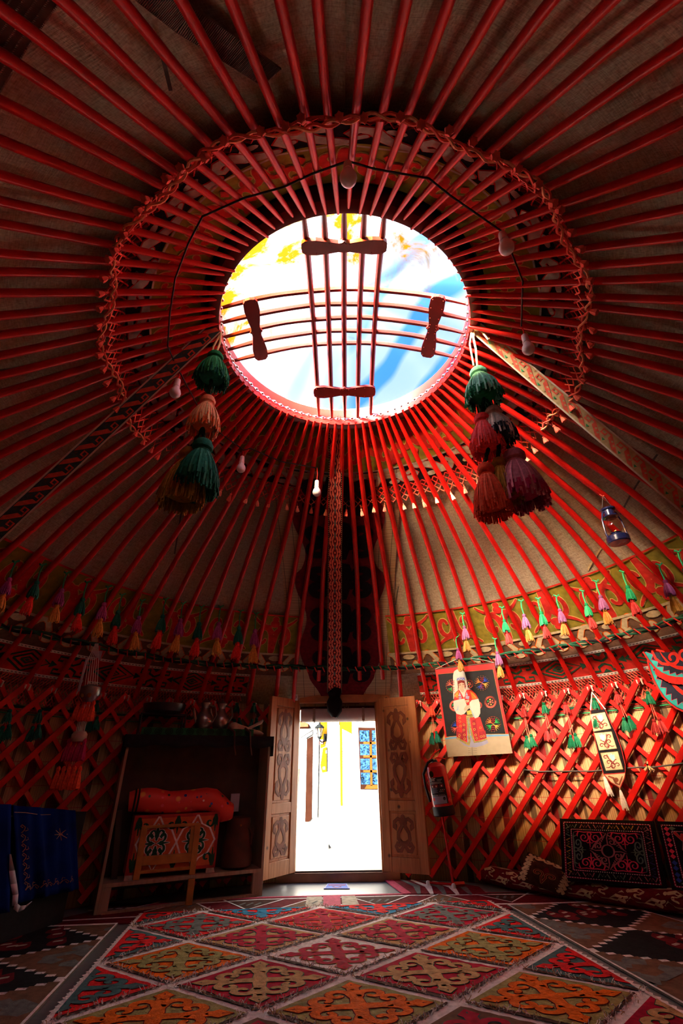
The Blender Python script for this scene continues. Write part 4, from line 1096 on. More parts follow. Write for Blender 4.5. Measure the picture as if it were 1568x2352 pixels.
art('painted_ground', [('paint_black', [[(122, 298), (1112, 210), (1345, 1372), (278, 1425)]]), ('paint_sand', [[(250, 1470), (460, 1440), (700, 1440), (1000, 1412), (1400, 1405), (1465, 1722), (300, 1790)]]),
    ('paint_sky', [[(250, 1448), (330, 1428), (470, 1418), (700, 1400), (1000, 1385), (1395, 1380), (1402, 1410), (1000, 1425), (470, 1455), (258, 1472)]]),
    ('paint_gold', ribbon([(250, 1446), (330, 1424), (470, 1412), (700, 1394), (1000, 1379), (1395, 1376)], 8, False)), ('paint_gold', ribbon([(125, 300), (700, 248), (1112, 212), (1340, 1370)], 3, False))])
def wheel(cx, cy, r, cs):
    out = [('paint_maroon', disc(cx, cy, r, 24)), ('paint_black', disc(cx, cy, r * .92, 24))]
    for q, (a, m_) in enumerate(cs):
        for f in (-28, -10, 8, 26):
            out.append((m_, ribbon([(cx, cy), (cx + r * .35 * cos(rad(a)), cy + r * .35 * sin(rad(a))), (cx + r * .86 * cos(rad(a + f)), cy + r * .86 * sin(rad(a + f)))], [r * .05, r * .12, r * .05])))
    for a in (90, 270):
        for t in (.25, .5, .75): out.append(('paint_deepred', ribbon([(cx - r * .22, cy + (t * sin(rad(a))) * r), (cx, cy + (t - .12) * sin(rad(a)) * r), (cx + r * .22, cy + t * sin(rad(a)) * r)], r * .09)))
    for k in range(18): out.append(('paint_gold', disc(cx + r * .96 * cos(k * .35), cy + r * .96 * sin(k * .35), r * .03, 5)))
    return out
def rosette(cx, cy, r):
    return [('paint_coral', [[(cx + (r if k % 2 else r * .9) * cos(k * PI / 24), cy + (r if k % 2 else r * .9) * sin(k * PI / 24)) for k in range(48)]]), ('paint_black', disc(cx, cy, r * .66, 20)), ('paint_coral', disc(cx, cy, r * .18, 8))] + \
           [(m_, disc(cx + r * .4 * cos(k), cy + r * .4 * sin(k), r * .12, 8)) for k, m_ in ((0.2, 'paint_coral'), (1.3, 'paint_gold'), (2.4, 'paint_coral'), (3.5, 'paint_green'), (4.6, 'paint_yellow'), (5.6, 'paint_coral'))]
for wl_ in (wheel(915, 455, 135, [(200, 'paint_orange'), (320, 'paint_blue'), (110, 'paint_blue'), (25, 'paint_gold')]) + [] , wheel(1115, 1195, 140, [(215, 'paint_orange'), (325, 'paint_green'), (145, 'paint_green'), (35, 'paint_gold')]),
    wheel(390, 510, 125, [(210, 'paint_coral'), (120, 'paint_green')]), wheel(480, 1250, 125, [(215, 'paint_blue'), (150, 'paint_coral')]), rosette(1065, 800, 115), rosette(430, 868, 105), rosette(680, 480, 85), rosette(850, 860, 70)): art('painted_wheel', wl_)
art('painted_woman', [
    ('paint_grey', [[(660, 1600), (735, 1610), (745, 1762), (665, 1765)], [(735, 1610), (815, 1605), (832, 1752), (745, 1762)]]),
    ('paint_black', ribbon([(735, 1615), (745, 1760)], 6) + [q for yy in (1640, 1675, 1710, 1740) for q in ribbon([(668, yy), (735, yy + 8)], 4) + ribbon([(745, yy + 6), (822, yy)], 4)]),
    ('paint_lilac', [[(470, 1455), (690, 1040), (760, 1050), (1005, 1470), (1030, 1535), (940, 1580), (800, 1615), (690, 1612), (590, 1580), (540, 1530)]]),
    ('paint_sky', [[(668, 1180), (690, 1130), (702, 1380), (680, 1370)]]),
    ('paint_red', [[(450, 1000), (640, 1030), (650, 1540), (560, 1500), (460, 1455)], [(690, 1050), (800, 1080), (880, 1070), (1005, 1465), (785, 1505), (720, 1260)]]),
    ('paint_deepred', [[(555, 1175), (620, 1175), (640, 1500), (560, 1475)], [(462, 1330), (560, 1350), (560, 1475), (464, 1450)], [(735, 1130), (805, 1110), (860, 1480), (790, 1490)], [(860, 1330), (975, 1310), (1000, 1455), (870, 1478)]]),
    ('paint_gold', [q for (x, y) in ((590, 1210), (590, 1300), (600, 1390), (605, 1460), (510, 1400), (500, 1440), (770, 1190), (780, 1290), (800, 1390), (820, 1450), (900, 1420), (950, 1410), (515, 1080), (515, 1150), (530, 1230), (885, 1260)) for q in xf(ribbon(spiral(0, 0, 20, 16, 0, 360, 10), 6, False), 1, 1, 0, x, y)]),
    ('felt_khaki', [p for p in ribbon([(470, 1450), (560, 1500), (650, 1550), (672, 1572), (690, 1500), (665, 1250), (640, 1060)], [30, 34, 40, 44, 40, 34, 26]) + ribbon([(1005, 1462), (900, 1500), (780, 1520), (745, 1420), (700, 1240), (680, 1080)], [26, 34, 40, 36, 28, 20])]),
    ('paint_ivory', [[(395, 330), (410, 250), (460, 212), (540, 215), (600, 260), (640, 400), (660, 540), (720, 580), (700, 640), (560, 620), (440, 640), (400, 760), (396, 560)]]),
    ('paint_red', [[(415, 780), (420, 650), (490, 580), (570, 590), (590, 700), (640, 580), (720, 575), (800, 650), (850, 740), (735, 790), (690, 850), (610, 850), (590, 770), (490, 750)]]),
    ('paint_ivory', [[(505, 575), (570, 610), (625, 570), (610, 690), (590, 725)]]),
    ('paint_orange', [[(440, 640), (500, 590), (480, 730), (420, 700)], [(700, 600), (770, 640), (830, 735), (740, 745)]]),
    ('paint_gold', ribbon([(430, 690), (470, 650), (500, 690)], 10) + ribbon([(720, 640), (770, 680), (810, 720)], 10)),
    ('paint_ivory', [[(400, 780), (490, 755), (600, 735), (640, 850), (650, 945), (600, 1010), (540, 1032), (460, 1010), (410, 920)], [(690, 810), (735, 760), (850, 740), (882, 840), (885, 1000), (850, 1070), (790, 1092), (740, 1020), (690, 900)]]),
    ('paint_sky', ribbon([(430, 950), (480, 940), (490, 860)], [4, 14, 4]) + ribbon([(710, 910), (760, 1030), (790, 1080)], [4, 12, 4])),
    ('paint_skin', [[(590, 920), (630, 860), (690, 850), (710, 890), (640, 950), (600, 955)], [(600, 770), (680, 755), (690, 790), (640, 810)]]),
    ('paint_gold', [[(640, 960), (720, 940), (740, 1020), (650, 1030)]]), ('felt_khaki', [[(635, 1040), (750, 1030), (755, 1075), (645, 1085)]]),
    ('paint_maroon', [[(472, 430), (540, 405), (605, 425), (628, 520), (612, 560), (585, 470), (510, 470), (492, 580)]]),
    ('paint_skin', [[(495, 470), (540, 440), (595, 455), (605, 510), (590, 555), (585, 590), (545, 605), (515, 575), (500, 530)], [(530, 560), (590, 550), (600, 600), (565, 625), (530, 595)]]),
    ('paint_maroon', ribbon([(500, 470), (545, 440), (600, 455)], [10, 16, 10]) + ribbon([(510, 488), (535, 478)], 6) + ribbon([(565, 474), (592, 470)], 6) + ribbon([(488, 530), (490, 578)], 10) + ribbon([(612, 520), (614, 560)], 10)),
    ('paint_black', ribbon([(508, 496), (534, 494)], 7) + ribbon([(566, 488), (592, 484)], 7)), ('paint_coral', ribbon([(556, 528), (578, 526)], 7)), ('paint_coral', ribbon([(553, 500), (556, 515), (562, 514)], 2.5)),
    ('paint_lilac', [[(460, 400), (475, 300), (530, 275), (590, 300), (612, 400), (540, 385)]]), ('paint_ivory', [[(470, 365), (480, 290), (535, 265), (590, 290), (600, 350), (535, 340)]]),
    ('paint_blue', ribbon([(468, 405), (490, 372), (515, 400), (540, 368), (565, 395), (590, 365), (605, 395)], 11)), ('paint_maroon', ribbon([(470, 420), (540, 405), (606, 418)], 9)),
    ('paint_lilac', [[(495, 690), (515, 620), (545, 690)], [(622, 680), (640, 610), (668, 680)], [(495, 705), (550, 700), (540, 745), (500, 745)], [(622, 690), (690, 690), (680, 745), (622, 735)]]),
    ('paint_deepred', [q for x0 in (500, 515, 530, 630, 648, 666) for q in ribbon([(x0, 705), (x0 + 4, 742)], 5)]),
    ('paint_black', disc(640, 787, 6, 8))])
b = MB(); b.tube([PP(72, 210, .004), PP(250, 120, .01), PP(480, 15, .03)], .0015, 'cord_white', 4); b.tube([PP(1130, 92, .004), PP(950, 45, .012), PP(720, 0, .03)], .0015, 'cord_white', 4)
b.tube([PP(70, 212), PP(1135, 92)], .006, 'dark_wood', 8); b.build('hanging_wire', poster)

# ================================================================== FIRE EXTINGUISHER ON ITS STAND
fx = at_floor(1040, 2031); fx = V((fx.x * .965, fx.y * .965, 0)); ft = at_wall(1003, 1745, WR - .20)
axis_top = V((fx.x - .055, fx.y - .03, .0))
stand = thing('extinguisher_stand', 'thin red metal stand with white rubber feet under the extinguisher', 'stand', fx)
b = MB(); b.tube([fx + V((0, 0, .02)), fx + V((-.03, 0, .5)), fx + V((-.075, .02, .98))], .011, 'extinguisher_red', 8); b.build('post', stand)
fl_ = at_floor(983, 2027); fl_ = V((fl_.x * .965, fl_.y * .965, 0)); b = MB(); b.tube([V((fl_.x, fl_.y, .03)), V((fx.x, fx.y, .03))], .010, 'extinguisher_red', 8); b.tube([V((fx.x, fx.y, .03)), V((fx.x + .10, fx.y + .03, .03))], .020, 'extinguisher_red', 6); b.build('base_bar', stand)
for q in (V((fl_.x, fl_.y, .0)), V((fx.x - .005, fx.y - .05, .0))):
    b = MB(); b.lathe(q, [(.017, 0), (.019, .01), (.018, .035), (.010, .045)], 'white_plastic', n=12); b.build('foot', stand)
yb = fx.y - .095
eb = at_depth(1021, 1873, yb); et = at_depth(998, 1752, yb); ea = (et - eb).normalized(); EL = (et - eb).length
ext = thing('fire_extinguisher', 'red fire extinguisher with black label and hose beside the right door leaf', 'fire extinguisher', eb)
ER = .094
b = MB(); b.lathe(eb + ea * .055, [(ER * .96, 0), (ER, .01), (ER, EL - .12), (ER * .93, EL - .085), (ER * .62, EL - .06), (ER * .35, EL - .05)], 'extinguisher_red', axis=ea, n=32); b.build('cylinder', ext)
b = MB(); b.lathe(eb, [(ER * .93, 0), (ER * 1.03, .01), (ER * 1.03, .075)], 'black_rubber', axis=ea, n=32); b.build('base_skirt', ext)
b = MB(); nk = eb + ea * EL; b.lathe(nk - ea * .02, [(.026, 0), (.028, .03), (.02, .05)], 'black_metal', axis=ea, n=14); b.lathe(nk + ea * .015 + V((0, -.0, 0)), [(.022, 0), (.022, .02)], 'silver', axis=ea, n=14); b.build('valve', ext)
b = MB(); b.tube([nk + ea * .045 + V((-.03, 0, 0)), nk + ea * .075, nk + ea * .115 + V((.075, 0, 0))], .010, 'extinguisher_red', 6, sq=.5); b.tube([nk + ea * .035, nk + ea * .045 + V((.03, 0, 0)), nk + ea * .03 + V((.105, 0, 0))], .009, 'extinguisher_red', 6, sq=.5)
b.tube([nk + ea * .03 + V((-.05, 0, -.01)), nk + ea * .06, nk + ea * .08 + V((.03, 0, .03))], .007, 'extinguisher_red', 6); b.build('lever', ext)
b = MB(); b.tube([nk + ea * .025 + V((-.02, -.02, 0)), nk + V((-.07, -.02, .0)), eb + ea * EL * .78 + V((-.125, -.0, 0)), eb + ea * EL * .55 + V((-.128, .0, 0)), eb + ea * EL * .25 + V((-.105, .02, 0))], .012, 'black_rubber', 8); b.build('hose', ext)
vdir = (CAM - eb); vdir = (vdir - ea * vdir.dot(ea)).normalized(); sdir = ea.cross(vdir).normalized()     # sdir: towards image right
if sdir.dot(CR) < 0: sdir = -sdir
def EX(x, y, h=0.0):       # x metres round the cylinder to the right of the side facing the room, y metres up from the skirt
    w = x / ER; return eb + ea * (.055 + y) + (vdir * cos(w) + sdir * sin(w)) * (ER + .0008 + h)
def exq(b, x0, y0, x1, y1, m_, h=0.0, n=8):
    for i in range(n):
        a, c = x0 + (x1 - x0) * i / n, x0 + (x1 - x0) * (i + 1) / n; b.poly([EX(a, y0, h), EX(c, y0, h), EX(c, y1, h), EX(a, y1, h)], m_)
UP = (EL - .12)
b = MB(); exq(b, -.088, UP * .13, .058, UP * .83, 'paint_black'); exq(b, -.083, UP * .14, .045, UP * .335, 'paint_lilac', .0006)
exq(b, -.083, UP * .345, -.03, UP * .37, 'white_plastic', .0006); exq(b, -.078, UP * .350, -.034, UP * .365, 'paint_black', .0009); exq(b, -.025, UP * .355, .04, UP * .362, 'paint_ivory', .0006)
for i in range(5): exq(b, -.080, UP * (.43 + i * .028), -.02 - .005 * (i % 2), UP * (.438 + i * .028), 'paint_lilac', .0006)
for i in range(3): exq(b, -.075, UP * (.155 + i * .018), .035, UP * (.160 + i * .018), 'paint_grey', .001)
for i in range(2): exq(b, -.078, UP * (.665 + i * .03), .03 - i * .01, UP * (.676 + i * .03), 'paint_ivory', .0006)
for x0 in (-.082, -.044, .004): exq(b, x0, UP * .56, x0 + .034, UP * .645, 'paint_maroon', .0006); exq(b, x0 + .012, UP * .575, x0 + .022, UP * .615, 'paint_white', .001)
for i in range(6): exq(b, -.004 + i * .008, UP * (.44 + .04 * (i % 2)), .002 + i * .008, UP * (.465 + .04 * (i % 2)), 'paint_ivory' if i != 4 else 'paint_red', .0006)
for i in range(3): exq(b, -.01, UP * (.765 - i * .016), .038 - i * .006, UP * (.771 - i * .016), 'paint_ivory', .0006)
for cx_, m_ in ((-.072, 'paint_red'), (.026, 'paint_black')): b.poly([EX(cx_ + .012 * cos(k * PI / 6), UP * .265 + .014 * sin(k * PI / 6), .001) for k in range(12)], m_)
lab = b.build('label', ext, smooth=False)
b = MB(); b.poly([EX(-.052 + .022 * cos(k * PI / 10), UP * .925 + .026 * sin(k * PI / 10), .0012) for k in range(20)], 'sign_yellow'); b.build('sticker', ext)
def letters(name, txt, size, fn, mat, parent):
    cu = bpy.data.curves.new(name, 'FONT'); cu.body = txt; cu.size = 1; cu.resolution_u = 2
    o = bpy.data.objects.new(name, cu); COL.objects.link(o); dg = bpy.context.evaluated_depsgraph_get(); me = bpy.data.meshes.new_from_object(o.evaluated_get(dg))
    vs = [tuple(v.co) for v in me.vertices]; fs = [tuple(p.vertices) for p in me.polygons]
    bpy.data.objects.remove(o); bpy.data.curves.remove(cu); bpy.data.meshes.remove(me)
    b = MB(); b.add([fn(x * size, y * size) for x, y, z in vs], fs, mat); return b.build(name, parent, smooth=False)
letters('lettering', 'bir', .052, lambda x, y: EX(-.080 + x, UP * .735 + y, .001), 'paint_white', lab)
letters('lettering', '4', .05, lambda x, y: EX(.064 + x * .8, UP * .16 + y, .001), 'embroid_pink', lab)

# ================================================================== EMBROIDERED STRIP ON THE LATTICE
KS = 238 / 1568
sp_c = at_wall(1400, 1740, WR - .13); sn = (V((WC.x, WC.y, sp_c.z)) - sp_c).normalized()
strip = thing('embroidered_strip', 'narrow black felt wall strip with three white tulip panels and a pointed tip', 'wall hanging', at_plane(1423, 1808, sp_c, sn))
def SP(x, y, h=0.0): return at_plane(1330 + x * KS, 1620 + y * KS, sp_c, sn) + sn * h
b = MB()
body = [(172, 75), (395, 60), (480, 260), (560, 420), (640, 650), (700, 900), (700, 1020), (375, 1045), (330, 900), (245, 540)]
n_ = len(body); F_ = [SP(x, y, .006) for x, y in body] + [SP(x, y, -.006) for x, y in body]
b.add(F_, [tuple(range(n_)), tuple(range(n_, 2 * n_))[::-1]] + [(i, (i + 1) % n_, n_ + (i + 1) % n_, n_ + i) for i in range(n_)], 'felt_black'); 
for p in ribbon(body[1:8], 9) + ribbon(body[7:] + body[:1], 9): b.poly([SP(x, y, .0075) for x, y in p], 'cord_red')
back_ = b.build('felt_backing', strip, smooth=False)
for i, q in enumerate(([(175, 140), (390, 108), (485, 350), (225, 395)], [(235, 425), (490, 400), (570, 650), (310, 680)], [(330, 725), (585, 700), (665, 965), (410, 985)])):
    b = MB(); b.poly([SP(x, y, .0085) for x, y in q], 'felt_cream')
    def QT(u, v, h=0.0):
        if i == 1: u = 1 - u
        x = (q[0][0] * (1 - u) + q[1][0] * u) * (1 - v) + (q[3][0] * (1 - u) + q[2][0] * u) * v; y = (q[0][1] * (1 - u) + q[1][1] * u) * (1 - v) + (q[3][1] * (1 - u) + q[2][1] * u) * v
        return SP(x, y, h)
    P = Pat()
    for pts in ([(.52, .55), (.38, .38), (.34, .2), (.32, .1)], [(.36, .33)] + spiral(.2, .26, .13, .04, -10, -330, 12), [(.48, .56)] + spiral(.3, .56, .13, .04, -10, -330, 12), [(.5, .6)] + spiral(.5, .78, .14, .04, -100, 300, 14), [(.56, .58), (.7, .45), (.8, .42)], [(.56, .62)] + spiral(.78, .74, .13, .04, 200, 520, 12), [(.45, .62), (.36, .78), (.22, .86), (.08, .84)], [(.36, .78), (.44, .92), (.56, .95)]):
        P.stroke(pts, [.06, .055, .035], 1, 'paint_maroon')
    P.put([[(.42, .10), (.52, .16), (.58, .04), (.66, .16), (.76, .12), (.74, .34), (.66, .48), (.54, .46), (.46, .30)]], 1.2, 'sky_tulip')
    P.emit(b, QT, .0006, .0085)
    for e in range(4):     # saw-tooth stitching round the panel
        p0, p1 = q[e], q[(e + 1) % 4]
        for k in range(14):
            t = (k + .5) / 14; x, y = p0[0] + (p1[0] - p0[0]) * t, p0[1] + (p1[1] - p0[1]) * t; c_ = (sum(z[0] for z in q) / 4, sum(z[1] for z in q) / 4); dx, dy = (x - c_[0]) * .07, (y - c_[1]) * .07
            b.poly([SP(x - dy * .5, y + dx * .5, .009), SP(x + dy * .5, y - dx * .5, .009), SP(x + dx, y + dy, .009)], 'felt_khaki')
    b.build('tulip_panel', back_, smooth=False)
b = MB(); tip = [(375, 1045), (695, 1022), (690, 1090), (620, 1250), (590, 1230), (480, 1165)]
b.poly([SP(x, y, .005) for x, y in tip], 'felt_cream')
for p in ribbon(tip + tip[:1], 14): b.poly([SP(x, y, .0062) for x, y in p], 'chest_red')
for p in ribbon([(450, 1075), (520, 1100), (560, 1180), (610, 1200), (640, 1120), (655, 1075)], [20, 34, 30, 30, 24, 12]) + disc(560, 1130, 38, 12): b.poly([SP(x, y, .0068) for x, y in p], 'carved_wood')
b.build('pointed_tip', strip, smooth=False)
for (x, y), d in (((612, 1250), (.02, 0, -1)), ((372, 1050), (.1, 0, -1))):
    b = MB(); b.tube([SP(x, y, .005), SP(x, y, .005) - V((0, 0, .02))], .003, 'cord_beige', 4); strands(b, SP(x, y, .005) - V((0, 0, .015)), d, .13, .004, .022, 22, 'yarn_grey', th=.003, seed=4); b.build('tassel', strip)
b = MB(); hd_ = at_wall(1359, 1590, WR - .10)
for e in ((172, 75), (395, 60)): b.tube([hd_, SP(*e, .004)], .005, 'cord_white', 5)
b.build('hanging_loop', strip)

# ================================================================== SCALLOPED FELT AT THE FRAME EDGE
KF = 128 / 1254
fc = at_wall(1530, 1560, WR - .24); fn_ = (V((WC.x, WC.y, fc.z)) - fc).normalized()
scal = thing('scalloped_felt', 'black and red round-edged felt with turquoise zigzag rim on the lattice', 'felt hanging', at_plane(1560, 1640, fc, fn_))
def SF(x, y, h=0.0): return at_plane(1440 + x * KF, 1440 + y * KF, fc, fn_) + fn_ * h
def scallop(name, curve, topy, h0, teeth):
    b = MB(); far = 2300
    mir = [(far - (x - 0) + 1250 - 1254 + 1050, y) for x, y in curve[::-1]]
    full = curve + mir
    n = len(full)
    b.add([SF(x, y, h0) for x, y in full] + [SF(x, y, h0 - .008) for x, y in full], [tuple(range(n)), tuple(range(n, 2 * n))[::-1]] + [(i, (i + 1) % n, n + (i + 1) % n, n + i) for i in range(n)], 'navy_cloth')
    def put(polys, m_, h):
        for p in polys: b.poly([SF(x, y, h0 + h) for x, y in p], m_)
    put(ribbon(curve, 34), 'cord_red', .002)
    cx_, cy_ = (curve[0][0] + mir[-1][0]) / 2, curve[0][1] - 200
    inn = lambda p, k: (p[0] + (cx_ - p[0]) * k, p[1] + (cy_ - p[1]) * k)
    dense = []
    for i in range(len(curve) - 1):
        for k in range(6): dense.append((curve[i][0] + (curve[i + 1][0] - curve[i][0]) * k / 6, curve[i][1] + (curve[i + 1][1] - curve[i][1]) * k / 6))
    tn = teeth
    for i in range(tn):
        a, c, m_ = [dense[min(len(dense) - 1, int(len(dense) * (i + t) / tn))] for t in (0, 1, .5)]
        put([[inn(a, .022), inn(c, .022), inn(c, .05), inn(m_, .13), inn(a, .05)]], 'felt_turquoise', .0028)
        put(ribbon([inn(a, .055), inn(m_, .135), inn(c, .055)], 14), 'rug_raspberry', .0032)
    put(ribbon([inn(p, .27) for p in curve], [10, 60, 90, 60]), 'felt_red', .0028)
    return b, put
c2 = [(460, 760), (520, 1000), (600, 1200), (700, 1400), (830, 1590), (960, 1720), (1110, 1830), (1254, 1890), (1450, 1940), (1672, 1960)]
b, put = scallop('x', c2, 760, .0, 9); b.build('lower_layer', scal, smooth=False)
c1 = [(400, 575), (520, 760), (660, 930), (800, 1040), (960, 1110), (1120, 1140), (1300, 1150), (1480, 1140), (1675, 1120)]
b, put = scallop('x', c1, 575, .02, 8)
put(ribbon([(600, 560), (680, 720), (820, 830), (960, 850)] + spiral(1060, 700, 150, 60, 110, -230, 14), [50, 70, 80, 60, 50]), 'felt_red', .003)
put(ribbon([(700, 520), (860, 560)], 40), 'felt_red', .003); put(ribbon(spiral(1330, 620, 140, 50, 100, 420, 14), 60), 'felt_red', .003)
b.build('upper_layer', scal, smooth=False)
b = MB(); fr_ = [(660, 1000), (800, 1110), (960, 1185), (1120, 1215), (1300, 1225), (1500, 1215), (1650, 1190)]
for i in range(len(fr_) - 1):
    for k in range(9):
        t = k / 9; x, y = fr_[i][0] + (fr_[i + 1][0] - fr_[i][0]) * t, fr_[i][1] + (fr_[i + 1][1] - fr_[i][1]) * t
        b.tube([SF(x, y - 60, .016), SF(x + 18, y + 60 + 20 * random.random(), .018)], .0055, 'cord_red', 4)
b.build('fringe', scal)

# ================================================================== DOOR
YD = 5.40
fr = thing('door_1', 'pine door frame with high sill in the round wall', 'door frame', (-.08, YD, 0), kind='structure')
b = MB(); b.box((-.085, YD + .02, .04), (1.20, .09, .085), 'dark_wood'); b.box((-.085, YD - .03, .035), (1.16, .03, .07), 'plank_wood'); b.build('sill', fr, bevel=.004)
b = MB(); b.box((.0, YD - .045, 1.585), (.98, .09, .085), 'pine_wood'); b.build('lintel', fr, bevel=.006)
for x in (-.525, .365):
    b = MB(); b.box((x, YD, .82), (.075, .09, 1.50), 'door_wood'); b.build('jamb', fr, bevel=.005)
b = MB(); b.box((-.08, YD + .05, 1.515), (.86, .03, .06), 'felt_wine')
for sd in (-1, 1):
    for p in ribbon([(0, -.012), (sd * .05, .012)] + spiral(sd * .085, 0, .026, .008, 200 if sd > 0 else -20, 560 if sd > 0 else -380, 14), .009): b.poly([(-.06 + x, YD + .034, 1.512 + y) for x, y in p], 'felt_cream')
b.build('valance', fr)
b = MB(); b.tube([(-.475, YD + .01, 1.425), (.325, YD + .01, 1.425)], .068, 'curtain_white', 20)
b.build('rolled_curtain', fr)
b = MB()
for x in (-.33, .20): b.tube([(x, YD + .01 + .0715 * cos(a), 1.425 + .0715 * sin(a)) for a in frange(0, 2 * PI, 24)], .006, 'felt_grey', 6, cap=False, sq=1.0); b.box((x, YD - .062, 1.425), (.028, .008, .13), 'felt_grey')
b.build('curtain_tie', fr)
b = MB(); b.ball((.455, YD - .10, 1.575), .014, 'silver', 8); b.tube([(.455, YD - .08, 1.575), (.47, YD - .11, 1.57), (.478, YD - .09, 1.56)], .004, 'silver', 6); b.build('hook', fr)

def leaf(name, hx, hy, ox, oy, z0, z1, label):
    """carved pine door leaf from its hinge to its free edge, front towards the camera"""
    p0 = V((hx, hy, 0)); p1 = V((ox, oy, 0)); t = (p1 - p0).normalized(); W = (p1 - p0).length
    nr = t.cross(V((0, 0, 1))).normalized()
    if nr.y > 0: nr = -nr
    o = thing(name, label, 'door leaf', p0, kind='structure')
    ang = math.atan2(t.y, t.x); M3 = Matrix.Rotation(ang, 3, 'Z')
    def LP(x, z, h=0.0): return p0 + t * x + V((0, 0, z)) + nr * (.018 + h)
    def bx(b, x0, x1, za, zb, th, m_, yo=0.0): b.box(p0 + t * ((x0 + x1) / 2) + V((0, 0, (za + zb) / 2)) + nr * yo, (x1 - x0, th, zb - za), m_, M3)
    H = z1 - z0; st = .082; ra = z0 + .115; rb = z0 + .475; rc = z0 + .56; rd = z1 - .085
    for x0, x1 in ((0, st), (W - st, W)):
        b = MB(); bx(b, x0, x1, z0, z1, .036, 'door_wood'); b.build('stile', o, bevel=.003)
    for za, zb in ((z0, ra), (rb, rc), (rd, z1)):
        b = MB(); bx(b, st, W - st, za, zb, .034, 'door_wood'); b.build('rail', o, bevel=.003)
    for za, zb, k in ((ra, rb, 1), (rc, rd, 2)):
        b = MB(); bx(b, st - .004, W - st + .004, za, zb, .014, 'door_wood'); bx(b, st + .022, W - st - .022, za + .022, zb - .022, .010, 'door_wood', .010)
        pan = b.build('panel', o, bevel=.003)
        b = MB(); P = Pat()
        cx = W / 2; hw = W / 2 - st - .03
        def motif(zlo, zhi, fl):
            h_ = zhi - zlo; zc = (zlo + zhi) / 2; y = lambda v: zc + (v if fl > 0 else -v) * h_ / 2
            T = lambda pts: [(cx + u * hw, y(v)) for u, v in pts]
            for sd in (-1, 1):
                P.stroke(T([(sd * u, v) for u, v in [(.02, .98), (.10, .80), (.22, .62), (.14, .42), (.48, .05), (.52, -.28), (.28, -.52), (.10, -.68), (.30, -.92), (.62, -.94), (.78, -.70), (.62, -.52), (.48, -.62)]]), .026, 1, 'carved_wood', .006, 'dark_wood')
                P.stroke(T([(sd * u, v) for u, v in [(.10, .74), (.50, .84), (.82, .66), (.88, .36), (.72, .22), (.70, .46)]]), [.022, .026, .024, .02, .016], 1, 'carved_wood', .006, 'dark_wood')
            P.put([T([(-.16, .95), (0, 1.05), (.16, .95), (.2, .5), (-.2, .5)])], 1, 'carved_wood')
            P.put([T([(-.42, -.25), (-.18, -.60), (.18, -.60), (.42, -.25), (.1, -.4), (-.1, -.4)])], 1, 'carved_wood')
        if k == 1: motif(za + .04, zb - .04, 1)
        else:
            mid = (za + zb) / 2; motif(mid + .01, zb - .035, 1); motif(za + .035, mid - .01, -1)
        P.emit(b, lambda x, z, h: LP(x, z, h), .0012, -.0012); b.build('carving', pan, smooth=False)
    return o
leaf('door_2', -.505, 5.355, -.752, 4.985, .078, 1.575, 'carved pine door leaf swung open beside the dark shelf')
leaf('door_3', .350, 5.335, .742, 5.135, .078, 1.572, 'carved pine door leaf swung open beside the fire extinguisher')
b = MB(); q = at_depth(677, 1602, 5.27); b.box(q, (.062, .03, .060), 'white_plastic'); b.lathe(q + V((.006, -.015, 0)), [(.016, 0), (.014, .006), (.006, .009)], 'silver', axis=(0, -1, 0), n=12)
tag(b.build('switch_box', bevel=.006), 'small white plastic box on the lintel corner', 'switch box')

# ================================================================== RUGS
RO, RS, RT = V((-.057, 3.377)), V((.421, .035)), V((-.050, .332))
def rug_pt(z0): return lambda s, t, h=0.0: V((RO.x + RS.x * s + RT.x * t, RO.y + RS.y * s + RT.y * t, z0 + h))
rp = rug_pt(.022)
rug = thing('felt_rug', 'large felt rug of red, orange and cream diamonds across the middle of the floor', 'rug', rp(0, -1, -.022))
b = MB(); tmin, tmax = -6.2, 3.1
b.grid(lambda s, t: rp(s, t, -.004), frange(-3.07, 3.07, 4), frange(tmin, tmax, 6), 'felt_white'); b.build('felt_ground', rug, smooth=False, solid=.012, solid_off=-1)
def cross_motif(P, cx, cy, arms, m_, em, k=1.0, fat=1.0):
    """four-armed ram's-horn cross inside the diamond |x|+|y|<1 about (cx,cy)"""
    lines = []
    for a in arms:
        c, s = cos(rad(a)), sin(rad(a)); T = lambda pts: [(cx + k * (x * s + y * c) * 1.0, cy + k * (-x * c + y * s)) for x, y in pts]
        lines.append((T([(0, 0), (0, .3), (0, .62)]), [.15, .11, .12])); lines.append((T([(0, .55), (.07, .66), (0, .80)]), [.06, .08, .02])); lines.append((T([(0, .55), (-.07, .66), (0, .80)]), [.06, .08, .02]))
        for sd in (-1, 1):
            lines.append((T([(sd * x, y) for x, y in [(0, .22), (.05, .36)] + spiral(.20, .37, .15, .055, 178, -130, 12)]), [.09, .085, .075, .06]))
    if em:
        for pts, w in lines: P.put(ribbon(pts, [x * fat + .02 for x in w]), 2, em)
    for pts, w in lines: P.put(ribbon(pts, [x * fat for x in w]), 3, m_)
rnd = random.Random(3)
def saw(P, p, q, w0, amp, n, layer, m_, side=1):
    """serrated strip along p-q"""
    dx, dy = q[0] - p[0], q[1] - p[1]; l = math.hypot(dx, dy); nx, ny = -dy / l * side, dx / l * side
    for i in range(n):
        t0, t1 = i / n, (i + 1) / n; a = (p[0] + dx * t0, p[1] + dy * t0); c = (p[0] + dx * t1, p[1] + dy * t1); k = rnd.uniform(.7, 1.25)
        P.put([[a, c, (c[0] + nx * w0, c[1] + ny * w0), ((a[0] + c[0]) / 2 + nx * (w0 + amp * k), (a[1] + c[1]) / 2 + ny * (w0 + amp * k)), (a[0] + nx * w0, a[1] + ny * w0)]], layer, m_)
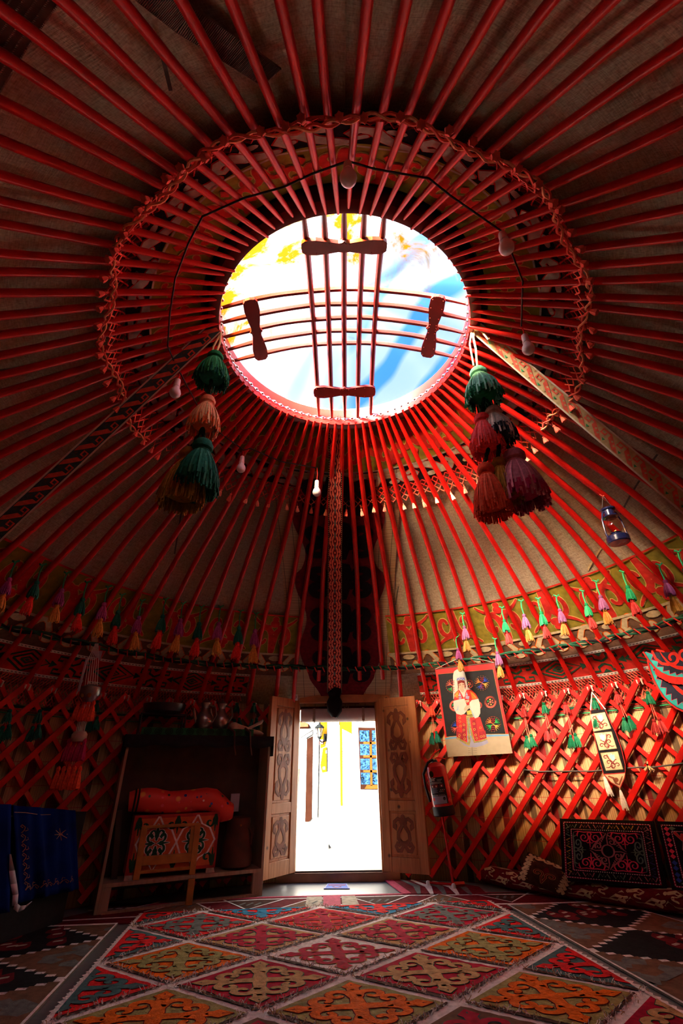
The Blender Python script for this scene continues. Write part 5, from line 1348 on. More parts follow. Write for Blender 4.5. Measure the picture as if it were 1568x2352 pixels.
bgc = {(0, 2): ('felt_scarlet', 'felt_crimson', 'felt_yellow'), (0, 0): ('felt_white', 'felt_crimson', 'felt_yellow'), (0, -2): ('felt_khaki', 'felt_orange', 'felt_wine'), (-2, 2): ('felt_scarlet', 'felt_slate', 'felt_crimson'), (2, 2): ('felt_crimson', 'felt_slate', 'felt_scarlet'),
       (-2, 0): ('felt_orange', 'felt_khaki', 'felt_wine'), (2, 0): ('felt_orange', 'felt_khaki', 'felt_wine'), (-2, -2): ('felt_khaki', 'felt_orange', 'felt_wine'), (2, -2): ('felt_khaki', 'felt_orange', 'felt_wine'),
       (-1, 1): ('felt_tan', 'felt_crimson', 'felt_teal'), (1, 1): ('felt_tan', 'felt_crimson', 'cord_pine'), (-1, -1): ('felt_crimson', 'felt_tan', 'cord_pine'), (1, -1): ('felt_crimson', 'felt_tan', 'cord_pine'),
       (-1, 3): ('felt_scarlet', 'felt_blue', 'felt_slate'), (1, 3): ('felt_blue', 'felt_scarlet', 'felt_slate'), (-3, 1): ('felt_teal', 'felt_scarlet', 'felt_wine'), (3, 1): ('felt_scarlet', 'felt_teal', 'felt_wine'), (-3, -1): ('felt_scarlet', 'felt_teal', 'felt_wine'), (3, -1): ('felt_teal', 'felt_scarlet', 'felt_wine'), (-3, 3): ('felt_teal', 'felt_scarlet', 'felt_wine'), (3, 3): ('felt_teal', 'felt_scarlet', 'felt_wine'),
       (-1, -3): ('felt_umber', 'felt_crimson', 'felt_teal'), (1, -3): ('felt_umber', 'felt_crimson', 'felt_teal')}
P = Pat()
for s in range(-3, 4):
    for t in range(-6, 4):
        if (s + t) % 2: continue
        bg, mo, ed = bgc.get((s, t), ('felt_khaki', 'felt_orange', 'felt_wine') if s % 2 == 0 else ('felt_crimson', 'felt_tan', 'cord_pine'))
        k = .868
        quad = [(s + k, t), (s, t + k), (s - k, t), (s, t - k)]
        # hand-cut, slightly uneven edges
        pl = []
        for i in range(4):
            p, q = quad[i], quad[(i + 1) % 4]
            for j in range(12): w_ = rnd.uniform(-.012, .012); pl.append((p[0] + (q[0] - p[0]) * j / 12 + w_, p[1] + (q[1] - p[1]) * j / 12 + w_))
        Q = Pat(); Q.put([pl], 1, bg); cross_motif(Q, s, t, (0, 90, 180, 270), mo, ed, .93, 1.15)
        saw(Q, (s - k - .02, t + .015), (s + .015, t - k - .02), .05, .02, 13, .6, 'felt_brown', -1)
        saw(Q, (s + .015, t - k - .02), (s + k + .02, t + .015), .02, .03, 13, .7, 'felt_brown', -1)
        for p, l, m_ in Q.it:
            p = clipbox(p, -3.0, tmin, 3.0, 3.0)
            if len(p) > 2: P.it.append((p, l, m_))
for sd in (-1, 1): saw(P, (sd * 3.0, tmin), (sd * 3.0, 3.0), .03, .05, 70, 1.5, 'felt_white', -sd)
b = MB(); P.emit(b, rp, .0014); b.build('diamond_field', rug, smooth=False)
# wool tufts along the felt seams
b = MB()
for i in range(2600):
    s, t = rnd.randint(-3, 2), rnd.randint(-5, 2); e = rnd.random(); d = 1 if (s + t) % 2 == 0 else -1
    x, y = s + e, t + (1 - e if d > 0 else e) if True else 0
    if abs(x) > 3 or y > 3: continue
    x += rnd.uniform(-.06, .06); y += rnd.uniform(-.06, .06); p = rp(x, y, .008); dx, dy = rnd.uniform(-.022, .022), rnd.uniform(-.02, .02)
    b.tube([p, p + V((dx * .6, dy * .6, .010)), p + V((dx, dy, rnd.uniform(.004, .02)))], .0016, rnd.choice(('felt_white', 'felt_white', 'felt_white', 'felt_tan')), 3, cap=False)
o = b.build('wool_tufts', rug, smooth=False); o['kind'] = 'stuff'

def kilim(name, label, corners, z0, nu, nv, group=None):
    """flat-woven rug with stepped diamonds; corners: near-left, near-right, far-right, far-left"""
    c = [V(p) for p in corners]
    fn = lambda u, v, h=0.0: ((c[0] * (1 - u) + c[1] * u) * (1 - v) + (c[3] * (1 - u) + c[2] * u) * v).to_3d() + V((0, 0, z0 + h))
    root = thing(name, label, 'rug', fn(.5, .5, -z0), group)
    b = MB(); b.grid(lambda u, v: fn(u, v), frange(0, 1, 10), frange(0, 1, 10), 'felt_umber' if 0 else 'kilim_ground'); b.build('woven_ground', root, smooth=False, solid=.008, solid_off=-1)
    P = Pat()
    for i in range(-1, nu + 1):
        for j in range(-1, nv + 1):
            for half in (0, 1):
                cx, cy = (i + .5 + half * .5) / nu, (j + .5 + half * .5) / nv; k = .455; dark = half == 0
                ex, ey = k / nu, k / nv; st = 7; pl = []
                for a in range(4):
                    for q in range(st):
                        f0, f1 = q / st, (q + 1) / st
                        pa = [(1 - f0, f0), (-f0, 1 - f0), (-(1 - f0), -f0), (f0, -(1 - f0))][a]; pm = [(1 - f0, f1), (-f1, 1 - f0), (-(1 - f0), -f1), (f1, -(1 - f0))][a]
                        pl += [pa, pm]
                big = [(cx + x * ex, cy + y * ey) for x, y in pl]
                rim_ = clipbox([(cx + x * ex * 1.085, cy + y * ey * 1.085) for x, y in pl], .0, .0, 1, 1)
                if len(rim_) > 2: P.put([rim_], .5 if dark else .6, 'felt_white')
                P.put([clipbox(big, .012, .012, .988, .988)] if len(clipbox(big, .012, .012, .988, .988)) > 2 else [], 1, 'felt_black' if dark else 'felt_umber')
                Q = Pat()
                for a in range(14):
                    x, y = rnd.uniform(-.72, .72), rnd.uniform(-.72, .72)
                    if abs(x) + abs(y) > .78: continue
                    pts = [(cx + x * ex, cy + y * ey), (cx + (x + .1) * ex, cy + (y + .06) * ey), (cx + (x + .17) * ex, cy + (y - .03) * ey)]
                    if dark: Q.put(ribbon(pts, [.10 * ex, .14 * ex, .06 * ex]), 2, 'felt_wine'); Q.put(ribbon([(px_ + .01 * ex, py_ + .05 * ey) for px_, py_ in pts[:2]], .022 * ex), 2.5, 'felt_grey')
                    else: Q.put(ribbon(pts + [(cx + (x + .24) * ex, cy + (y + .05) * ey)], [.05 * ex, .09 * ex, .07 * ex, .02 * ex]), 2, 'felt_slate')
                if not dark:
                    Q.put(ribbon([(cx - .5 * ex, cy), (cx - .2 * ex, cy + .25 * ey), (cx, cy), (cx + .2 * ex, cy - .25 * ey), (cx + .5 * ex, cy)], .05 * ex), 2.2, 'felt_slate')
                for p, l, m_ in Q.it:
                    p = clipbox(p, .012, .012, .988, .988)
                    if len(p) > 2: P.it.append((p, l, m_))
    b = MB(); P.emit(b, fn, .0014); b.build('stepped_field', root, smooth=False)
    return root
def r2(s, t): q = rp(s, t); return (q.x, q.y)
kilim('kilim_rug', 'dark kilim with black and brown stepped diamonds beside the shelf', [r2(-6.6, -5.4), r2(-3.2, -5.4), r2(-3.3, 2.45), r2(-5.3, 2.45)], .013, 1, 4, 'stepped-diamond kilims beside the felt rug')
kilim('kilim_rug', 'brown kilim with black and wine stepped diamonds below the folded mat', [r2(3.2, -5.4), r2(6.2, -5.4), r2(5.2, 2.75), r2(3.28, 2.75)], .013, 1, 4, 'stepped-diamond kilims beside the felt rug')
# runner nearest the door
run = thing('runner_rug', 'dark red runner with brown triangles lying between the felt rug and the door', 'rug', rp(0, 3.6, -.022))
rf = lambda x, y, h=0.0: V((x, y, .008 + h))
b = MB(); b.poly([rf(-2.2, 4.04), rf(1.75, 4.36), rf(1.72, 4.80), rf(.52, 4.83), rf(-.70, 4.78), rf(-1.88, 4.46)], 'felt_wine'); b.build('woven_ground', run, smooth=False, solid=.006, solid_off=-1)
P = Pat()
ed = lambda x: (4.47 + (x + .7) * .035, 4.76 + (x + .7) * .045)
P.put(ribbon([(-1.93, 4.50), (-.7, 4.77), (.52, 4.82), (1.7, 4.79)], .035, False), 1, 'rug_raspberry')
P.put(ribbon([(-1.95, 4.44), (-.7, 4.70), (.52, 4.755), (1.7, 4.73)], .022, False), 1, 'felt_white'); P.put(ribbon([(-2.1, 4.16), (-.7, 4.36), (.52, 4.44), (1.74, 4.44)], .03, False), 1, 'felt_white')
for i in range(7):
    x0 = -1.75 + i * .5; yb, yt = 4.39 + (x0 + .9) * .05, 4.70 + (x0 + .9) * .05
    if i % 2: P.put([[(x0 - .24, yb), (x0 + .24, yb), (x0, yt)]], 1, 'felt_umber'); pts = [(x0 - .25, yb), (x0, yt + .01), (x0 + .25, yb)]
    else: P.put([[(x0 - .24, yt), (x0, yb), (x0 + .24, yt)]], 1, 'felt_brown'); pts = [(x0 - .25, yt), (x0, yb - .01), (x0 + .25, yt)]
    P.put(ribbon(pts, .018), 1.6, 'felt_white')
    for k in range(3): P.put(ribbon([(x0 - .08 + k * .06, (yb + yt) / 2 - .04), (x0 - .05 + k * .06, (yb + yt) / 2 + .03)], .02), 2, 'felt_slate')
P.put([[(-.18, 4.42), (-.05, 4.42), (-.06, 4.80), (-.20, 4.80)]], 2.2, 'rug_raspberry'); P.put([[(-.32, 4.44), (-.19, 4.44), (-.21, 4.76), (-.33, 4.76)], [(-.04, 4.46), (.09, 4.46), (.06, 4.77), (-.05, 4.77)]], 2.1, 'felt_grey')
b = MB(); P.emit(b, rf, .0012); b.build('woven_field', run, smooth=False)
# rug end by the extinguisher
b = MB(); q = [at_floor(890, 2023), at_floor(935, 2056), at_floor(1120, 2058), at_floor(1100, 2040), at_floor(1045, 2030)]
b.poly([(p.x, p.y, .011) for p in q], 'felt_wine'); 
for p in ribbon([(q[0].x, q[0].y), (q[1].x, q[1].y)], .07, False): b.poly([(x, y, .0125) for x, y in p], 'rug_raspberry')
for k in range(5): 
    t = .15 + k * .16; a, c = q[0].lerp(q[4], t + .06), q[1].lerp(q[2], t)
    for p in ribbon([(a.x, a.y), (a.lerp(c, .5).x + .06, a.lerp(c, .5).y), (c.x, c.y)], [.03, .06, .03]): b.poly([(x, y, .013) for x, y in p], 'felt_white' if k % 2 else 'felt_slate')
tag(b.build('corner_rug', smooth=False, solid=.008, solid_off=-1), 'dark red rug corner with grey figures under the extinguisher stand', 'rug')
# small blue mat by the sill
q = [at_floor(x, y) for x, y in ((752, 2031), (796, 2031), (803, 2043), (743, 2043))]
b = MB(); b.poly([(p.x, p.y, .006) for p in q[::-1]], 'mat_blue')
bl = lambda u, v: tuple(((q[3] * (1 - u) + q[2] * u) * (1 - v) + (q[0] * (1 - u) + q[1] * u) * v)[:2])
for p in ribbon([bl(.03, .06), bl(.97, .06), bl(.97, .94), bl(.03, .94), bl(.03, .06)], .008, False): b.poly([(x, y, .0072) for x, y in p], 'paint_lilac')
for p in ribbon([bl(.1, .68), bl(.9, .68)], .045, False): b.poly([(x, y, .0072) for x, y in p], 'paint_deepred')
for k in range(12): b.poly([(x, y, .008) for x, y in ribbon([bl(.12 + k * .066, .66), bl(.15 + k * .066, .72)], .012, False)[0]], 'mat_blue')
for p in ribbon([bl(.35, .34), bl(.5, .22), bl(.65, .34)], .02): b.poly([(x, y, .0072) for x, y in p], 'paint_deepred')
tag(b.build('door_mat', smooth=False, solid=.004, solid_off=-1), 'small blue printed mat on the laminate just inside the door', 'mat')

# ================================================================== FOLDED MAT ALONG THE WALL, CUSHIONS
MZ = .125
edge = [at_floor(1108, 2034), at_floor(1180, 2050), at_floor(1300, 2071), at_floor(1430, 2090), at_floor(1568, 2110)]
e2 = V((WC.x, WC.y, 0)); last = edge[-1]
edge += [last + V((.25, -.30, 0)), last + V((.42, -.75, 0))]
dense = []
for i in range(len(edge) - 1):
    for k in range(10): dense.append(edge[i].lerp(edge[i + 1], k / 10))
def matfn(i, k):
    p = dense[i]; a = wa(p); o_ = V((sin(a), cos(a), 0)); w = max(.06, WR - .13 - (p.to_2d() - WC).length)
    prof = [(.012, 0.003), (-.012, .022), (-.018, .05), (-.010, .082), (.015, .105), (.05, .118), (.12, MZ), (.5, MZ)]
    x, z = prof[k]; x = w if k == 7 else min(x, w)
    z += .006 * sin(i * .35) if k > 2 else 0
    return p + o_ * x + V((0, 0, z + .016))
mat_ = thing('folded_mat', 'folded wine-red wall mat with cream wave border under the black cushions', 'mat', dense[20])
b = MB(); b.grid(matfn, list(range(len(dense))), list(range(8)), 'felt_wine')
b.poly([matfn(0, k) for k in range(8)] + [matfn(0, 7) - V((0, 0, MZ - .003))], 'felt_wine')
acc = [0]
for i in range(1, len(dense)): acc.append(acc[-1] + (dense[i] - dense[i - 1]).length)
def matuv(u, v, h=0.0):     # u metres along, v 0 bottom of the roll .. 1 top, further back
    u = max(0, min(acc[-1] - .001, u)); i = 0
    while acc[i + 1] < u: i += 1
    f = (u - acc[i]) / (acc[i + 1] - acc[i]); kk = max(0, min(6.999, v * 5 if v < 1 else 5 + (v - 1) * 2)); k = int(kk); g = kk - k
    p = (matfn(i, k) * (1 - f) + matfn(i + 1, k) * f) * (1 - g) + (matfn(i, k + 1) * (1 - f) + matfn(i + 1, k + 1) * f) * g
    a = wa(p); return p + V((-sin(a), -cos(a), .6)).normalized() * h
P = Pat(); k = int(acc[-1] / .235)
for i in range(k):
    u0 = .05 + i * .235
    P.stroke([(u0 + x * .235, y * .125) for x, y in [(.02, .78), (.03, .42), (.22, .20), (.48, .22), (.68, .42), (.86, .62), (.96, .48), (.88, .30), (.76, .36)]], [.024, .034, .040, .036, .034, .036, .034, .024, .016], 1, 'felt_cream')
    P.stroke([(u0 + x * .235, y * .125) for x, y in [(.10, .80), (.26, .88), (.42, .74), (.34, .56), (.22, .60)]], [.022, .030, .030, .020], 1, 'felt_cream')
for i in range(int(acc[-1] / .30)):
    u0 = .22 + i * .30
    for dx, dy, l in ((0, 0, .13), (.06, .18, .10), (-.08, .22, .10), (.03, .42, .12)): P.stroke([(u0 + dx - l / 2, .144 + dy * .12), (u0 + dx, .138 + dy * .12 + .01 * (i % 2)), (u0 + dx + l / 2, .15 + dy * .12)], [.012, .03, .01], 1, 'felt_cream')
    P.stroke([(u0 + .13, .15), (u0 + .16, .168)], [.008, .018], 1, 'cord_pine')
P.emit(b, lambda u, y, h: matuv(u, y / .125 if y < .125 else 1 + (y - .125) / .25, h), .0022)
b.build('mat_body', mat_)

def cushion(px, label, pattern, name='wall_cushion'):
    """stuffed black board cushion leaning on the lattice; px: image of top-left, top-right, bottom-right, bottom-left of its face"""
    bl_, br_ = at_floor(*px[3], MZ + .012), at_floor(*px[2], MZ + .012)
    t = (br_ - bl_).normalized(); lean = V((0, 0, 1)); n = t.cross(V((0, 0, 1))).normalized()
    if n.dot(CAM - bl_) < 0: n = -n
    n = (n + V((0, 0, .16))).normalized()
    tl_, tr_ = at_plane(*px[0], bl_, n), at_plane(*px[1], bl_, n)
    root = thing(name, label, 'cushion', bl_, 'black embroidered cushions leaning on the lattice')
    def fn(u, v, h=0.0): return (bl_ * (1 - u) + br_ * u) * (1 - v) + (tl_ * (1 - u) + tr_ * u) * v + n * h
    b = MB(); th = .085
    b.grid(lambda u, v: fn(u, v, .012 * (1 - (2 * u - 1) ** 4) * (1 - (2 * v - 1) ** 4)), frange(0, 1, 8), frange(0, 1, 6), 'felt_black')
    ring = [(u, 0) for u in frange(0, 1, 4)] + [(1, v) for v in frange(0, 1, 3)[1:]] + [(1 - u, 1) for u in frange(0, 1, 4)[1:]] + [(0, 1 - v) for v in frange(0, 1, 3)[1:-1]]
    prof = [(0, 0), (-.012, .035), (-.012, .09), (.0, th + .03)]
    def side(i, k):
        u, v = ring[i]; g = .010 if k in (1, 2) else -.008 if k == 3 else 0
        return fn(u + (u - .5) * g, v + (v - .5) * g, -(0, .03, .06, th)[k])
    b.grid(side, list(range(len(ring))), [0, 1, 2, 3], 'navy_cloth', close=True); b.poly([side(i, 3) for i in range(len(ring))], 'navy_cloth')
    cb = b.build('cushion_body', root)
    P = Pat(); pattern(P); b = MB(); P.emit(b, lambda u, v, h: fn(u, v, h + .0125 * (1 - (2 * u - 1) ** 4) * (1 - (2 * v - 1) ** 4)), .0012, .0008)
    b.build('embroidery', cb, smooth=False)
    return root
def dotted(P, x0, y0, x1, y1, w):
    P.put(ribbon([(x0, y0), (x1, y0), (x1, y1), (x0, y1), (x0, y0)], w, False), 1, 'rug_raspberry')
    for (a, c) in (((x0, y0), (x1, y0)), ((x1, y0), (x1, y1)), ((x1, y1), (x0, y1)), ((x0, y1), (x0, y0))):
        n = 34 if a[1] == c[1] else 22
        for i in range(n):
            t = (i + .5) / n; x, y = a[0] + (c[0] - a[0]) * t, a[1] + (c[1] - a[1]) * t; P.put([[(x - .0045, y - .007), (x + .0045, y - .007), (x + .0045, y + .007), (x - .0045, y + .007)]], 2, 'felt_white')
def horns_pair(P, T, m_):
    for sd in (-1, 1):
        P.stroke(T([(0, 0), (sd * .35, .03), (sd * .75, -.02), (sd * 1.0, .05)]), [.07, .08, .06, .02], 1, m_, .014, 'embroid_violet', HK)
        P.stroke(T([(sd * .05, .05)] + [(sd * x, y) for x, y in spiral(.36, .36, .32, .07, 225, 225 - 480 + 0, 22)]), [.07, .085, .065, .045], 1, m_, .014, 'embroid_violet', HK)
        P.stroke(T([(sd * .72, .02), (sd * .80, .18), (sd * .78, .34)]), [.07, .08, .015], 1, m_, k=HK)
    P.stroke(T([(0, .3), (0, .62), (0, .98)]), [.08, .07, .03], 1, m_, k=HK); P.stroke(T([(-.28, .60), (-.12, .72), (0, .62), (.12, .72), (.28, .60)]), [.02, .07, .07, .07, .02], 1, m_, k=HK)
HK = .19
def zig(P, x, y, w, h, m_, ang=0): P.put(xf(ribbon([(-.5, -.5), (-.3, .5), (-.1, -.3), (.0, .4), (.1, -.3), (.3, .5), (.5, -.5)], .11, False), w, h, ang, x, y), 1, m_)
def pat_a(P):
    dotted(P, .045, .06, .955, .94, .020); dotted(P, .125, .175, .875, .825, .018)
    for i, m_ in enumerate(('embroid_sage', 'embroid_rose', 'embroid_rose', 'paint_gold', 'paint_gold', 'embroid_rose')):
        zig(P, .13 + i * .15, .88, .115, .065 * (1 if i % 2 else -1), m_); zig(P, .13 + i * .15, .12, .115, .065 * (-1 if i % 2 else 1), ('embroid_rose', 'embroid_rose', 'embroid_sage', 'embroid_sage', 'embroid_rose', 'embroid_rose')[i])
    for i in range(4):
        zig(P, .085, .22 + i * .19, .15, .045, ('paint_gold', 'paint_gold', 'paint_gold', 'embroid_sage')[i], PI / 2); zig(P, .915, .22 + i * .19, .15, .045, ('embroid_violet', 'embroid_violet', 'embroid_rose', 'embroid_rose')[i], PI / 2)
    for cx in (.32, .68):
        horns_pair(P, lambda pts, cx=cx: [(cx + x * .165, .79 - y * .25) for x, y in pts], 'embroid_pink'); horns_pair(P, lambda pts, cx=cx: [(cx + x * .165, .21 + y * .25) for x, y in pts], 'embroid_pink')
    horns_pair(P, lambda pts: [(.145 + y * .13, .50 + x * .28) for x, y in pts], 'embroid_sage'); horns_pair(P, lambda pts: [(.855 - y * .13, .50 + x * .28) for x, y in pts], 'embroid_sage')
    P.put(ribbon([(.5 + .062 * cos(a), .5 + .095 * sin(a)) for a in frange(0, 2 * PI, 24)], .018, False), 1.5, 'embroid_rose')
    for q in range(4):
        a = q * PI / 2; T = lambda pts: [(.5 + (x * cos(a) - y * sin(a)) * .185, .5 + (x * sin(a) + y * cos(a)) * .285) for x, y in pts]
        P.stroke(T([(.02, .33), (.0, .7), (.10, 1.02)]), [.07, .06, .02], 1.5, 'embroid_rose', k=.22)
        P.stroke(T([(.05, .90), (.32, .72), (.62, .42), (.85, .10), (1.0, .0)]), [.06, .09, .09, .06, .02], 1.5, 'embroid_rose', k=.22)
        P.stroke(T(spiral(.24, .50, .20, .05, 120, -300, 18)), [.08, .07, .05], 1.5, 'embroid_rose', k=.22)
        for k in range(4): P.stroke(T([(.40 + k * .10, .36 - k * .06), (.48 + k * .10, .42 - k * .09)]), .06, 1.5, 'embroid_rose', k=.22)
def pat_b(P):
    dotted(P, .05, .06, .95, .94, .020); dotted(P, .15, .15, .85, .85, .018)
    for i in range(5):
        for k in (0, 1):
            m_ = ('paint_blue', 'paint_blue', 'embroid_pink', 'embroid_pink', 'embroid_pink')[i]; x, y = .10, .15 + i * .165 + k * .075
            P.put([[(x - .032, y), (x, y - .038), (x + .032, y), (x, y + .038)], [(1 - x - .032, y), (1 - x, y - .038), (1 - x + .032, y), (1 - x, y + .038)]], 1, m_)
        x = .16 + i * .17; P.put([[(x - .045, .895), (x, .865), (x + .045, .895), (x, .925)], [(x - .045, .105), (x, .075), (x + .045, .105), (x, .135)]], 1, 'embroid_sage' if i % 2 == 0 else 'embroid_rose')
    for sx in (-1, 1):
        for sy in (-1, 1):
            T = lambda pts: [(.5 + sx * x * .33, .5 + sy * y * .34) for x, y in pts]
            P.stroke(T([(.98, .95), (.70, .62), (.78, .25), (.60, .0)]), [.06, .12, .12, .08], 1, 'paint_red', .04, 'embroid_rose', .33)
            for k in range(3): P.stroke(T([(.86 - k * .10, .80 - k * .14), (.96 - k * .22, .98 - k * .08)]), .09, 1, 'paint_red', .03, 'embroid_rose', .33)
            P.stroke(T([(.5, .9), (.40, .6)] + spiral(.42, .34, .20, .06, 100, 480, 18)), [.08, .10, .07], 1, 'paint_orange', .03, 'embroid_rose', .33)
            P.stroke(T([(0, .1), (.1, .4), (.05, .7)]), [.08, .10, .05], 1, 'paint_red', k=.33)
cushion([(1285, 1880), (1500, 1886), (1531, 2043), (1291, 2022)], 'black cushion with pink and rose ram-horn embroidery leaning next to the cream pillow', pat_a)
cushion([(1506, 1886), (1725, 1892), (1790, 2072), (1543, 2045)], 'black cushion with red and orange embroidery cut off at the frame edge', pat_b)
# cream scroll pillow half hidden
pb = at_floor(1188, 2022, MZ); pil = thing('scroll_pillow', 'brown pillow with cream scroll border lying against the lattice by the black cushion', 'pillow', pb)
n_p = (CAM - pb); n_p.z = 0; n_p = (n_p.normalized() + V((0, 0, .55))).normalized()
pc4 = [at_plane(x, y, pb, n_p) for x, y in ((1212, 1957), (1322, 2004), (1296, 2058), (1186, 2020))]
pf = lambda u, v, h=0.0: (pc4[3] * (1 - u) + pc4[2] * u) * (1 - v) + (pc4[0] * (1 - u) + pc4[1] * u) * v + n_p * (h + .05 * (1 - abs(2 * u - 1) ** 3) * (1 - abs(2 * v - 1) ** 3))
b = MB(); b.grid(lambda u, v: pf(u, v), frange(0, 1, 10), frange(0, 1, 8), 'felt_brown'); b.grid(lambda u, v: pf(u, v) - n_p * (.09 * (1 - abs(2 * u - 1) ** 3) * (1 - abs(2 * v - 1) ** 3)), frange(0, 1, 10), frange(0, 1, 8), 'felt_brown'); plb = b.build('pillow_body', pil)
P = Pat()
for i in range(5):
    for (T) in (lambda x, y: (.02 + (i + x) * .19, .80 + y * .17), lambda x, y: (.02 + y * .15, .02 + (i + x) * .165), lambda x, y: (.98 - y * .15, .02 + (i + x) * .165)):
        P.stroke([T(x, y) for x, y in [(.05, .2), (.3, .15), (.6, .4), (.85, .8), (.95, .5), (.8, .35)]], [.05, .08, .085, .08, .06, .03], 1, 'felt_cream'); P.put(disc(*T(.3, .78), .045, 10), 1, 'felt_cream')
P.put(ribbon([(.2, .1), (.2, .74), (.8, .74), (.8, .1)], .015, False), 1, 'cord_yellow')
for sd in (-1, 1): P.stroke([(.5, .12), (.5 + sd * .05, .3)] + [(.5 + sd * x, y) for x, y in spiral(.14, .38, .11, .03, 190, -160, 14)], [.03, .04, .02], 1, 'felt_wine', .014, 'cord_yellow')
P.put([[(.42, .52), (.5, .42), (.58, .52), (.5, .68)]], 1, 'felt_wine')
b = MB(); P.emit(b, pf, .0015, .001); b.build('scroll_border', plb, smooth=False)

# ================================================================== SHELF WITH CHEST AND THINGS
FR, FL = V((-.710, 4.86, 0)), V((-1.845, 4.30, 0))           # front feet
sx_ = (FR - FL).normalized(); so_ = V((-sx_.y, sx_.x, 0)); SWD = (FR - FL).length; SDP = .27
ang = math.atan2(sx_.y, sx_.x); MS = Matrix.Rotation(ang, 3, 'Z')
def SH(x, y, z): return FL + sx_ * x + so_ * y + V((0, 0, z))      # x along the front, y back, z up
def sbox(b, x0, x1, y0, y1, z0, z1, m_): b.box(SH((x0 + x1) / 2, (y0 + y1) / 2, (z0 + z1) / 2), (x1 - x0, y1 - y0, z1 - z0), m_, MS); return b
lo, hi = 0.6, 2.2
for _ in range(40):
    mid = (lo + hi) / 2
    if pix(SH(SWD, 0, mid))[1] > 1700: lo = mid
    else: hi = mid
SHT = lo
SB = .185      # height of the shelf board
shelf = thing('open_shelf', 'tall open wooden shelf with dark back standing beside the left door leaf', 'shelf', SH(SWD / 2, SDP / 2, 0))
for x in (0, SWD - .022): sbox(MB(), x, x + .022, 0, SDP, .0, SHT, 'shelf_wood').build('side_panel', shelf, bevel=.002)
sbox(MB(), .0, SWD, SDP, SDP + .012, .1, SHT, 'dark_wood').build('back_panel', shelf)
sbox(MB(), .022, SWD - .022, 0, SDP, SB - .026, SB, 'shelf_wood').build('shelf_board', shelf, bevel=.002)
sbox(MB(), 0, SWD, 0, SDP, SHT, SHT + .022, 'shelf_wood').build('top_board', shelf, bevel=.002)
sbox(MB(), .022, .09, .0, .04, 0, SB - .026, 'shelf_wood').build('leg', shelf, bevel=.002); sbox(MB(), SWD - .09, SWD - .022, .0, .04, 0, SB - .026, 'shelf_wood').build('leg', shelf, bevel=.002)
sbox(MB(), .05, SWD - .05, -.02, .02, .0, .022, 'shelf_wood').build('floor_rail', shelf)
# cloth over the top
b = MB(); T0 = SHT + .024
prof = [(-.02, -.075), (-.018, -.02), (-.008, 0.006), (.1, .010), (SDP, .010)]
b.grid(lambda i, k: SH(interp(i, (0, 1), (-.02, SWD + .02)), prof[k][0], T0 + prof[k][1] - (.012 * sin(i * 23) + .01) * (1 if k == 0 else 0)), frange(0, 1, 30), list(range(5)), 'wool_black')
for x in (-.02, SWD + .022): b.grid(lambda y, z: SH(x, y, T0 + z), frange(-.02, SDP, 4), [-.16, -.05, .008], 'wool_black')
cl_ = thing('shelf_cloth', 'black cloth with green scalloped trim draped over the top of the shelf', 'cloth', SH(SWD / 2, SDP / 2, T0))
b.build('cloth_body', cl_, solid=.004)
b = MB(); gt = lambda x, z, h=0.0: SH(x, -.0215 - h, T0 + z)
b.grid(lambda x, z: SH(x, .055 + z, T0 + .014 + .055 * (z > .01)), frange(.10, SWD - .16, 20), [.0, .02], 'wool_green'); b.grid(lambda x, z: SH(x, .054, T0 + z), frange(.10, SWD - .16, 20), [.010, .070], 'wool_green')
for i in range(11):
    x0 = .15 + i * (SWD - .36) / 10
    for r_ in (.030, .018, .008):
        for p in ribbon([(x0 + r_ * cos(a), .040 + r_ * sin(a) * .9) for a in frange(0, 2 * PI, 12)], .005, False): b.poly([SH(x, .0525, T0 + z) for x, z in p], 'felt_black')
b.build('green_trim', cl_)
TZ = T0 + .016
# wide iron pan on a stand
q = SH(.27, .16, TZ); pan = thing('iron_pan_stand', 'black iron pan resting on a low metal stand on the shelf top', 'pan', q)
b = MB(); b.lathe(q + V((0, 0, .17)), [(.10, 0), (.17, .02), (.185, .05), (.19, .085), (.175, .085), (.15, .03)], 'black_metal', n=24); b.build('pan_bowl', pan)
b = MB()
for dx in (-.19, .19):
    for dy in (-.08, .08): b.tube([q + sx_ * dx + so_ * dy, q + sx_ * dx + so_ * dy + V((0, 0, .17))], .008, 'black_metal', 6)
for dy in (-.08, .08): b.tube([q + sx_ * -.20 + so_ * dy + V((0, 0, .165)), q + sx_ * .20 + so_ * dy + V((0, 0, .165))], .008, 'black_metal', 6)
b.build('metal_stand', pan)
for k, (dx, hh) in enumerate(((.64, .30), (.80, .31))):
    q = SH(dx, .13 + .02 * k, TZ); jug = thing('metal_jug', 'dark metal jug with narrow neck on the shelf top, %s' % ('nearer the iron pan' if k == 0 else 'nearer the bone'), 'jug', q, 'metal jugs on the shelf top')
    b = MB(); b.lathe(q, [(.055, 0), (.058, .01), (.045, .03), (.075, .08), (.085, .125), (.07, .17), (.038, .205), (.030, .235), (.044, .265), (.046, .28)], 'tin', n=20); b.build('jug_body', jug)
    b = MB(); b.lathe(q + V((0, 0, .28)), [(.046, 0), (.03, .015), (.010, .028), (.012, .04), (.002, .045)], 'tin', n=16); b.build('lid', jug)
    b = MB(); b.tube([q + V((.04, -.01, .26)), q + V((.10, -.02, .24)), q + V((.115, -.02, .17)), q + V((.08, -.01, .11))], .009, 'tin', 7); b.build('handle', jug)
    b = MB(); b.tube([q + V((-.055, -.04, .11)), q + V((-.075, -.06, .16)), q + V((-.09, -.07, .23))], [.018, .013, .008], 'tin', 8); b.build('spout', jug)
q = SH(SWD - .25, .10, TZ); bone = thing('animal_bone', 'pale weathered animal bone with dangling thongs on the shelf corner', 'bone', q)
